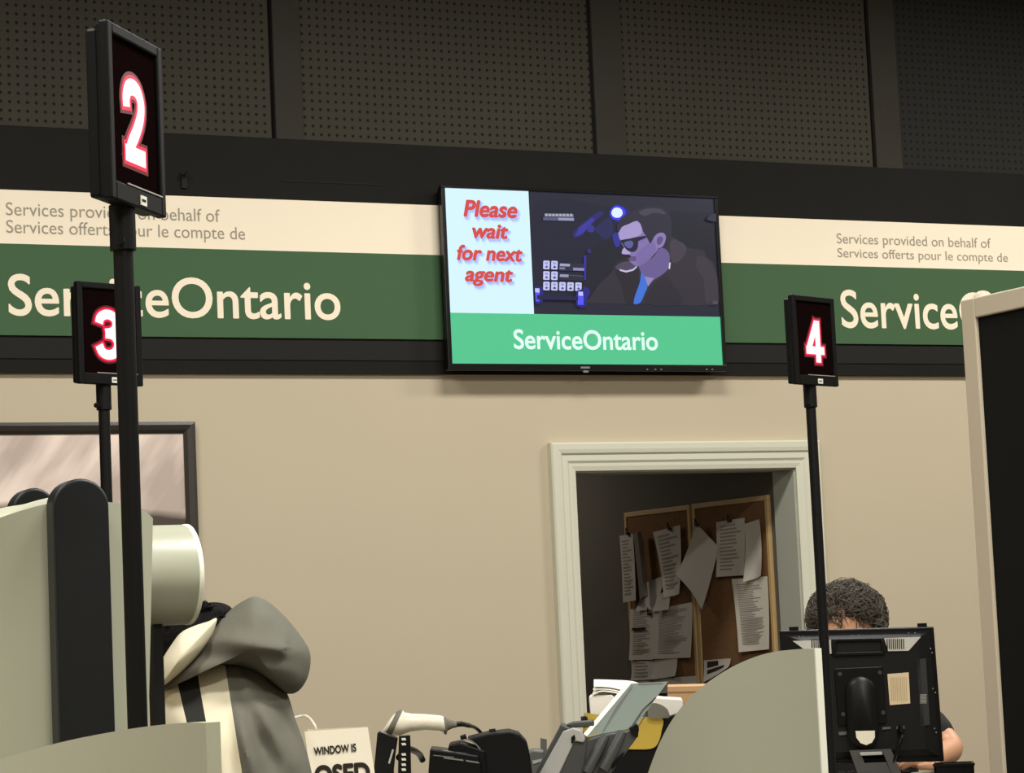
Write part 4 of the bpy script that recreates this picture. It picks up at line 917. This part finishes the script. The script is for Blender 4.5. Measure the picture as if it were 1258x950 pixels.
# ------------------------------------------------------------------ barcode scanner in its stand
K = Frame(500, 905, 5.25)
km = 5.25/FPX
stn = empty('scanner_stand', (K(483, 950).x, K(483, 950).y, CT), 0, 'black scanner stand with a column of small white marks', 'stand')
def downto(F, pts, off=0.):
    """closes an outline given from left to right by dropping its ends to the worktop"""
    P = F.poly(pts, off); a, z = P[0].copy(), P[-1].copy(); a.z = CT; z.z = CT; return [a]+P+[z]
b = MB(); b.prism(downto(K, [(460, 940), (464, 899), (467, 897), (489, 905), (486, 925), (484, 945)], .052), -K.n*.012); b.build('cup', plastic_s, stn, smooth=False, bevel=.003)
b = MB(); b.prism(downto(K, [(489, 945), (490, 903), (504, 902), (505, 945)], .054), -K.n*.012); pl = b.build('column', plastic_s, stn, smooth=False, bevel=.002)
b = MB()
for y in (907, 913, 925.5, 931.5, 938, 944): b.prism(K.poly([(493, y-1.3), (498, y-1.6), (499, y+1.2), (494, y+1.5)], .0541), K.n*.0006)
b.build('white_marks', mat('white_marks', (216, 208, 190), .6), pl, smooth=False)
b = MB(); b.prism(K.poly([(477, 936), (482, 919), (484, 920), (479, 937)], .0522), K.n*.002); b.build('glint_strip', lgrey_pl, stn, smooth=False)
b = MB(); b.tube(smoothpts([K(490, 930, .035), K(500, 922, -.03), K(509, 925, -.08), K(516, 932, -.15), K(520, 940, -.17)], 4, closed=False), .007, 10); b.build('arm', plastic_s, stn)
b = MB(); q = K(483, 945); b.box(Vector((q.x, q.y, CT+.006))+K.n*.02, (.09, .1, .012), K.rot()); b.build('base', plastic_s, stn, smooth=False, bevel=.003)
sc_ = empty('barcode_scanner', K(500, 890), 0, 'white handheld barcode scanner lying in the black stand', 'scanner')
white_pl = mat('white_plastic', (226, 218, 196), .4); gband = mat('grey_rubber', (106, 100, 88), .6)
def ring2(F, xc, ytop, ybot, th, lean=0., n=24):
    """elliptical section across the scanner: runs from ytop to ybot in height, th thick towards the viewer"""
    c = F(xc, (ytop+ybot)/2); h = abs(F(xc, ytop).z-F(xc, ybot).z)/2
    return [c+ZW*(h*math.sin(a))+F.ex*(lean*h*math.sin(a))+F.n*(th*math.cos(a)) for a in (2*math.pi*i/n for i in range(n))]
b = MB(); b.loft([ring2(K, 484, 874, 903, .032, .45), ring2(K, 490, 873.5, 904, .033, .4), ring2(K, 494, 875.5, 904, .03, .25), ring2(K, 505, 877, 899, .022, .1), ring2(K, 522, 877.5, 897, .019), ring2(K, 540, 879, 898, .019), ring2(K, 546, 880, 901, .02, -.1)]); b.build('handle', white_pl, sc_, ang=45)
b = MB(); b.loft([ring2(K, 479, 875, 905, .03, .6), ring2(K, 485, 872, 904, .034, .55), ring2(K, 487.5, 873, 904, .033, .5)]); b.build('head_band', gband, sc_, ang=45)
b = MB(); b.loft([ring2(K, 473, 884, 902, .022, .7), ring2(K, 476, 878, 904, .028, .65), ring2(K, 481, 875, 905, .03, .6)]); b.build('nose', white_pl, sc_, ang=45)
b = MB(); b.loft([ring2(K, 545, 881, 902, .018), ring2(K, 548, 881, 903, .018), ring2(K, 549.5, 883, 898, .014), ring2(K, 556, 885, 895, .01), ring2(K, 561, 887.5, 894, .007)]); b.build('end_cap', gband, sc_, ang=35)
b = MB(); b.tube(smoothpts([K(557, 890.5), K(567, 890.5, -.03), K(578, 894, -.09), K(586, 898, -.16), K(593, 904, -.185), K(600, 914, -.19), K(606, 928, -.19)], 4, closed=False), [.006]*5+[.0052]*4+[.004]*16, 10); b.build('cable', plastic_s, sc_)
# ------------------------------------------------------------------ receipt printer
Pn = Frame(590, 925, 5.3)
rp = empty('receipt_printer', (Pn(590, 950).x, Pn(590, 950).y, CT), 0, 'black receipt printer with rounded lid between the scanner and paper feeder', 'printer')
b = MB(); b.prism(downto(Pn, [(527, 945), (529, 918), (541, 919), (588, 926), (592, 945)], .07), -Pn.n*.12); b.build('front_block', plastic_s, rp, smooth=False, bevel=.004)
b = MB(); b.prism(downto(Pn, [(545, 945), (552, 914), (566, 911), (596, 921), (598, 945)], .05), -Pn.n*.12); b.build('inner_block', plastic, rp, smooth=False, bevel=.004)
lid_f = [(566, 910), (572, 905), (595, 901.5), (625, 898), (634, 900), (643, 906), (649, 915), (651, 925), (652, 945)]
prof = [Vector((x, y, 0)) for x, y in lid_f]
b = MB(); b.prism([p for p in downto(Pn, [(578, 945), (592, 924), (585, 914), (574, 907), (600, 900.5), (626, 897.5), (638, 901), (647, 911), (650, 924), (653, 945)], .045)], -Pn.n*.14); b.build('lid', plastic, rp, ang=30, bevel=.004, seg=3)
b = MB()
for q in ([(545, 928), (569, 931), (570, 933), (546, 930)], [(572, 931.5), (588, 934), (589, 936), (573, 933.5)]): b.prism(Pn.poly(q, .0705), Pn.n*.001)
b.prism(Pn.poly([(533, 925.5), (558, 928), (558, 929), (533, 926.5)], .0705), Pn.n*.0006); b.build('front_edge', mat('glossy_edge', (120, 118, 112), .2), rp, smooth=False)
b = MB(); b.tube([Pn(566, 907, .02), Pn(573, 904.5, .02)], .006, 10); b.build('hinge_tab', plastic_s, rp)
b = MB(); b.tube([Pn(601, 899.5, -.02), Pn(609, 898.5, -.02)], .005, 10); b.build('hinge_tab', plastic_s, rp)
b = MB(); b.tube(smoothpts([Pn(567, 909, .047), Pn(574, 907.5, .047), Pn(583, 912, .047), Pn(590, 920, .047), Pn(593, 926, .047)], 4, closed=False), .0016, 6); b.build('lid_highlight', mat('glossy_edge', (120, 118, 112), .2), rp)  # grey tube drawn in as the highlight along the rounded lid
# the small dark device between printer and feeder
dv = Frame(660, 930, 5.6); b = MB(); b.prism(downto(dv, [(640, 926), (655, 921), (668, 922), (668, 945)], .03), -dv.n*.1)
b2 = empty('card_terminal', (dv(655, 945).x, dv(655, 945).y, CT), 0, 'low dark terminal in the gap between printer and paper feeder', 'terminal')
b.build('case', grey_pl, b2, smooth=False, bevel=.004)
b = MB(); b.prism(dv.poly([(654, 934), (668, 931), (668, 934), (655, 938)], .0302), dv.n*.002); b.build('pale_key', lgrey_pl, b2, smooth=False)
b = MB(); b.prism(dv.poly([(664, 908.5), (672, 910), (672, 932), (664, 932)], -.05), -dv.n*.01); b.build('back_flap', grey_pl, b2, smooth=False)
# ------------------------------------------------------------------ sheet-fed document scanner
D = Frame(720, 915, 5.5)
ds = empty('document_scanner', (D(710, 948).x, D(710, 948).y, CT), 0, 'grey sheet-fed scanner with upright teal paper chute', 'scanner')
dark_g = mat('dark_grey_plastic', (62, 62, 58), .5); teal = mat('teal_chute', (116, 126, 116), .4)
def slab(name, pts, off, T, m, parent, bev=.003, ct=False):
    b = MB(); b.prism(downto(D, pts, off) if ct else D.poly(pts, off), -D.n*T); return b.build(name, m, parent, smooth=False, bevel=bev)
slab('side_cover', [(652, 960), (690, 889), (697, 892), (722, 904), (716, 960)], .06, .12, dark_g, ds, ct=True)
slab('light_panel', [(658, 958), (692, 897), (704, 893), (714, 896), (719, 906), (717, 911), (706, 909), (682, 960)], .066, .03, lgrey_pl, ds)
b = MB(); c = D(703, 910, .067); b.prism(D.poly([(702, 904), (706, 901), (707, 906), (704, 912), (702, 911)], .0665), D.n*.002); b.build('latch_slot', plastic_s, ds, smooth=False)
slab('top_bar', [(696, 890), (705, 887), (730, 885), (730, 893), (700, 894)], .02, .05, dark_g, ds)
slab('feeder_body', [(690, 960), (712, 910), (745, 901), (772, 897), (778, 890), (785, 894), (782, 905), (760, 935), (742, 960)], .055, .1, dark_g, ds, ct=True)
for x, y in ((744, 903), (764, 899)): b = MB(); b.tube([D(x, y, .05), D(x-12, y+22, .065), D(x-24, y+44, .07)], [.011, .013, .012], 12); b.build('guide_roll', dark_g, ds)
b = MB(); b.prism(D.poly([(772, 893), (781, 887), (784, 892), (783, 905), (776, 902)], .062), -D.n*.02); b.build('guide_clip', plastic_s, ds, smooth=False, bevel=.002)
b = MB(); b.prism(D.poly([(762, 925), (767, 922), (762, 936), (752, 943), (750, 938)], .0555), D.n*.003); b.build('slot', plastic_s, ds, smooth=False)
# chute: a thin sheet leaning back, foot in the feeder
def lean(x, y): return .04-(905-y)*.0016
b = MB()
ch = [(720, 903), (776, 841), (822, 838.5), (780, 893), (750, 899)]
f_ = [D(x, y, lean(x, y)) for x, y in ch]; b.prism(f_, -D.n*.003); b.build('paper_chute', teal, ds, smooth=False)
b = MB(); e = [(717, 901), (771, 839.5), (777, 840), (721, 904)]; b.prism([D(x, y, lean(x, y)+.001) for x, y in e], -D.n*.005); b.build('chute_edge', edge_m, ds, smooth=False)
b = MB()
for q in ([(757, 869), (777, 844), (778, 844), (741, 898), (740, 898)], [(786, 841.5), (815, 840), (815, 841), (785, 842.5)]): b.prism([D(x, y, lean(x, y)+.0005) for x, y in q], D.n*.001)
b.build('chute_rib', grey_pl, ds, smooth=False)
b = MB(); b.tube([D(772, 898, .03), D(790, 872, .0), D(806, 858, -.03)], .0013, 6); b.build('wire_guide', plastic_s, ds)
b = MB(); b.tube([D(780, 898, .03), D(795, 876, .0)], .0013, 6); b.build('wire_guide', plastic_s, ds)
# ------------------------------------------------------------------ letter tray with papers
Tn = Frame(780, 890, 6.1)
ty = empty('letter_tray', (Tn(780, 940).x, Tn(780, 940).y, CT), 0, 'black letter tray behind the scanner, heaped with papers', 'tray')
b = MB(); b.prism(downto(Tn, [(718, 960), (718, 880), (835, 878), (836, 960)], .1), -Tn.n*.012); b.build('front_panel', plastic, ty, smooth=False, bevel=.002)
for x0, x1 in ((717, 721), (832, 836)):
    b = MB(); b.prism(downto(Tn, [(x0, 960), (x0, 879), (x1, 879), (x1, 960)], .088), -Tn.n*.22); b.build('side_panel', plastic, ty, smooth=False)
b = MB(); b.prism(Tn.poly([(721, 882), (832, 880), (832, 884), (721, 886)], .087), -Tn.n*.22); b.build('shelf', plastic, ty, smooth=False)
def loose(name, pts, off, T, m, label, cat='paper', F=Tn, bow=0.):
    b = MB(); P = F.poly(pts, off); b.prism(P, -F.n*T); return tag(b.build(name, m, smooth=False, bevel=.0), label, cat)
yel = mat('yellow_folder_card', (190, 160, 58), .6, noise_amt=.06, noise_scale=12)
yf = smoothpts([Vector((x, y, 0)) for x, y in ((718, 877), (735, 876), (780, 879), (812, 880), (812, 896), (808, 910), (800, 917), (780, 918), (745, 917), (722, 912))], 4)
b = MB(); b.prism([Tn(p.x, p.y, .106) for p in yf], -Tn.n*.005); tag(b.build('folder', yel, smooth=False), 'yellow card folder hanging over the front of the black tray', 'folder')
b = MB(); b.tube([Tn(715, 882, .12), Tn(722, 881, .12)], .008, 10); b.box(Tn(719, 884, .115), (.012, .012, .02)); b.build('corner_clip', plastic_s, ty)
def leaf(pts_a, pts_b, F, m, name, label, n=10, T=.0012, cat='paper'):
    """a sheet lofted between two edge curves given as (x, y, off)"""
    A_ = smoothpts([F(x, y, o) for x, y, o in pts_a], 4, closed=False); B_ = smoothpts([F(x, y, o) for x, y, o in pts_b], 4, closed=False); b = MB()
    k = min(len(A_), len(B_)); top = [[b.bm.verts.new(A_[i].lerp(B_[i], j/4)) for j in range(5)] for i in range(k)]; bot = [[b.bm.verts.new(A_[i].lerp(B_[i], j/4)-ZW*T) for j in range(5)] for i in range(k)]
    for i in range(k-1):
        for j in range(4): b.bm.faces.new((top[i][j], top[i+1][j], top[i+1][j+1], top[i][j+1])); b.bm.faces.new((bot[i][j], bot[i][j+1], bot[i+1][j+1], bot[i+1][j]))
        b.bm.faces.new((top[i][0], bot[i][0], bot[i+1][0], top[i+1][0])); b.bm.faces.new((top[i][4], top[i+1][4], bot[i+1][4], bot[i][4]))
    for i in (0, k-1):
        for j in range(4): b.bm.faces.new((top[i][j], top[i][j+1], bot[i][j+1], bot[i][j]))
    return tag(b.build(name, m, ang=60), label, cat)
wp = mat('bright_paper', (240, 234, 222), .75, spec=.2)
# a ream standing at the front, folded sheets lying on top, a card box behind
b = MB(); b.prism(Tn.poly([(724, 855), (733, 853), (752, 852.5), (757, 858), (750, 878), (726, 878)], .08), -Tn.n*.16); tag(b.build('paper_stack', wp, smooth=False, bevel=.003), 'thick white paper block at the left end of the black tray', 'paper')
leaf([(728, 852, .085), (740, 848, .09), (756, 850, .08), (772, 855, .07)], [(730, 846, -.1), (742, 843, -.1), (760, 845, -.1), (780, 849, -.1)], Tn, wp, 'paper_sheet', 'bowed white sheet lying on the paper block in the tray', T=.0015)
leaf([(730, 842, .07), (748, 843, .06), (766, 847, .05), (784, 853, .04)], [(729, 836, -.08), (750, 836.5, -.08), (776, 838, -.08), (790, 843, -.08)], Tn, wp, 'folded_papers', 'topmost folded white papers on the heap in the black tray', T=.002)
leaf([(729, 846, .075), (746, 846, .07), (764, 850, .06), (780, 856, .05)], [(731, 840, -.09), (750, 840, -.09), (772, 842, -.09), (788, 847, -.09)], Tn, wp, 'paper_sheet', 'middle white sheet between the folded papers and the bowed sheet', T=.0012)
b = MB(); b.prism(Tn.poly([(795, 860), (804, 856), (814, 857), (838, 858.5), (838, 874), (822, 879), (800, 878)], .07), -Tn.n*.15); tag(b.build('paper_stack', wp, smooth=False, bevel=.003), 'short white paper pile at the right end of the black tray', 'paper')
rollc = mat('grey_sheet_underside', (120, 116, 106), .7)
leaf([(794, 863, .116), (806, 862, .126), (818, 868, .126), (822, 877, .124)], [(796, 879, .116), (804, 879, .12), (812, 879, .12), (820, 879, .12)], Tn, rollc, 'curled_sheet', 'grey curled sheet in front of the right paper pile', T=.002)
Bx = Frame(845, 870, 6.38); bx = empty('cardboard_box', (Bx(840, 940).x, Bx(840, 940).y, CT), 0, 'tan cardboard box behind the letter tray and grey divider', 'box')
b = MB(); b.prism(downto(Bx, [(820, 960), (820, 844), (868, 843), (872, 960)], .0), -Bx.n*.2); b.build('carton', mat('tan_cardboard', (196, 156, 112), .8, noise_amt=.05), bx, smooth=False, bevel=.003)
b = MB(); b.prism(Bx.poly([(820, 850), (869, 849), (869, 851), (820, 852)], .001), -Bx.n*.002); b.build('lid_seam', mat('cardboard_seam', (150, 116, 80), .9), bx, smooth=False)
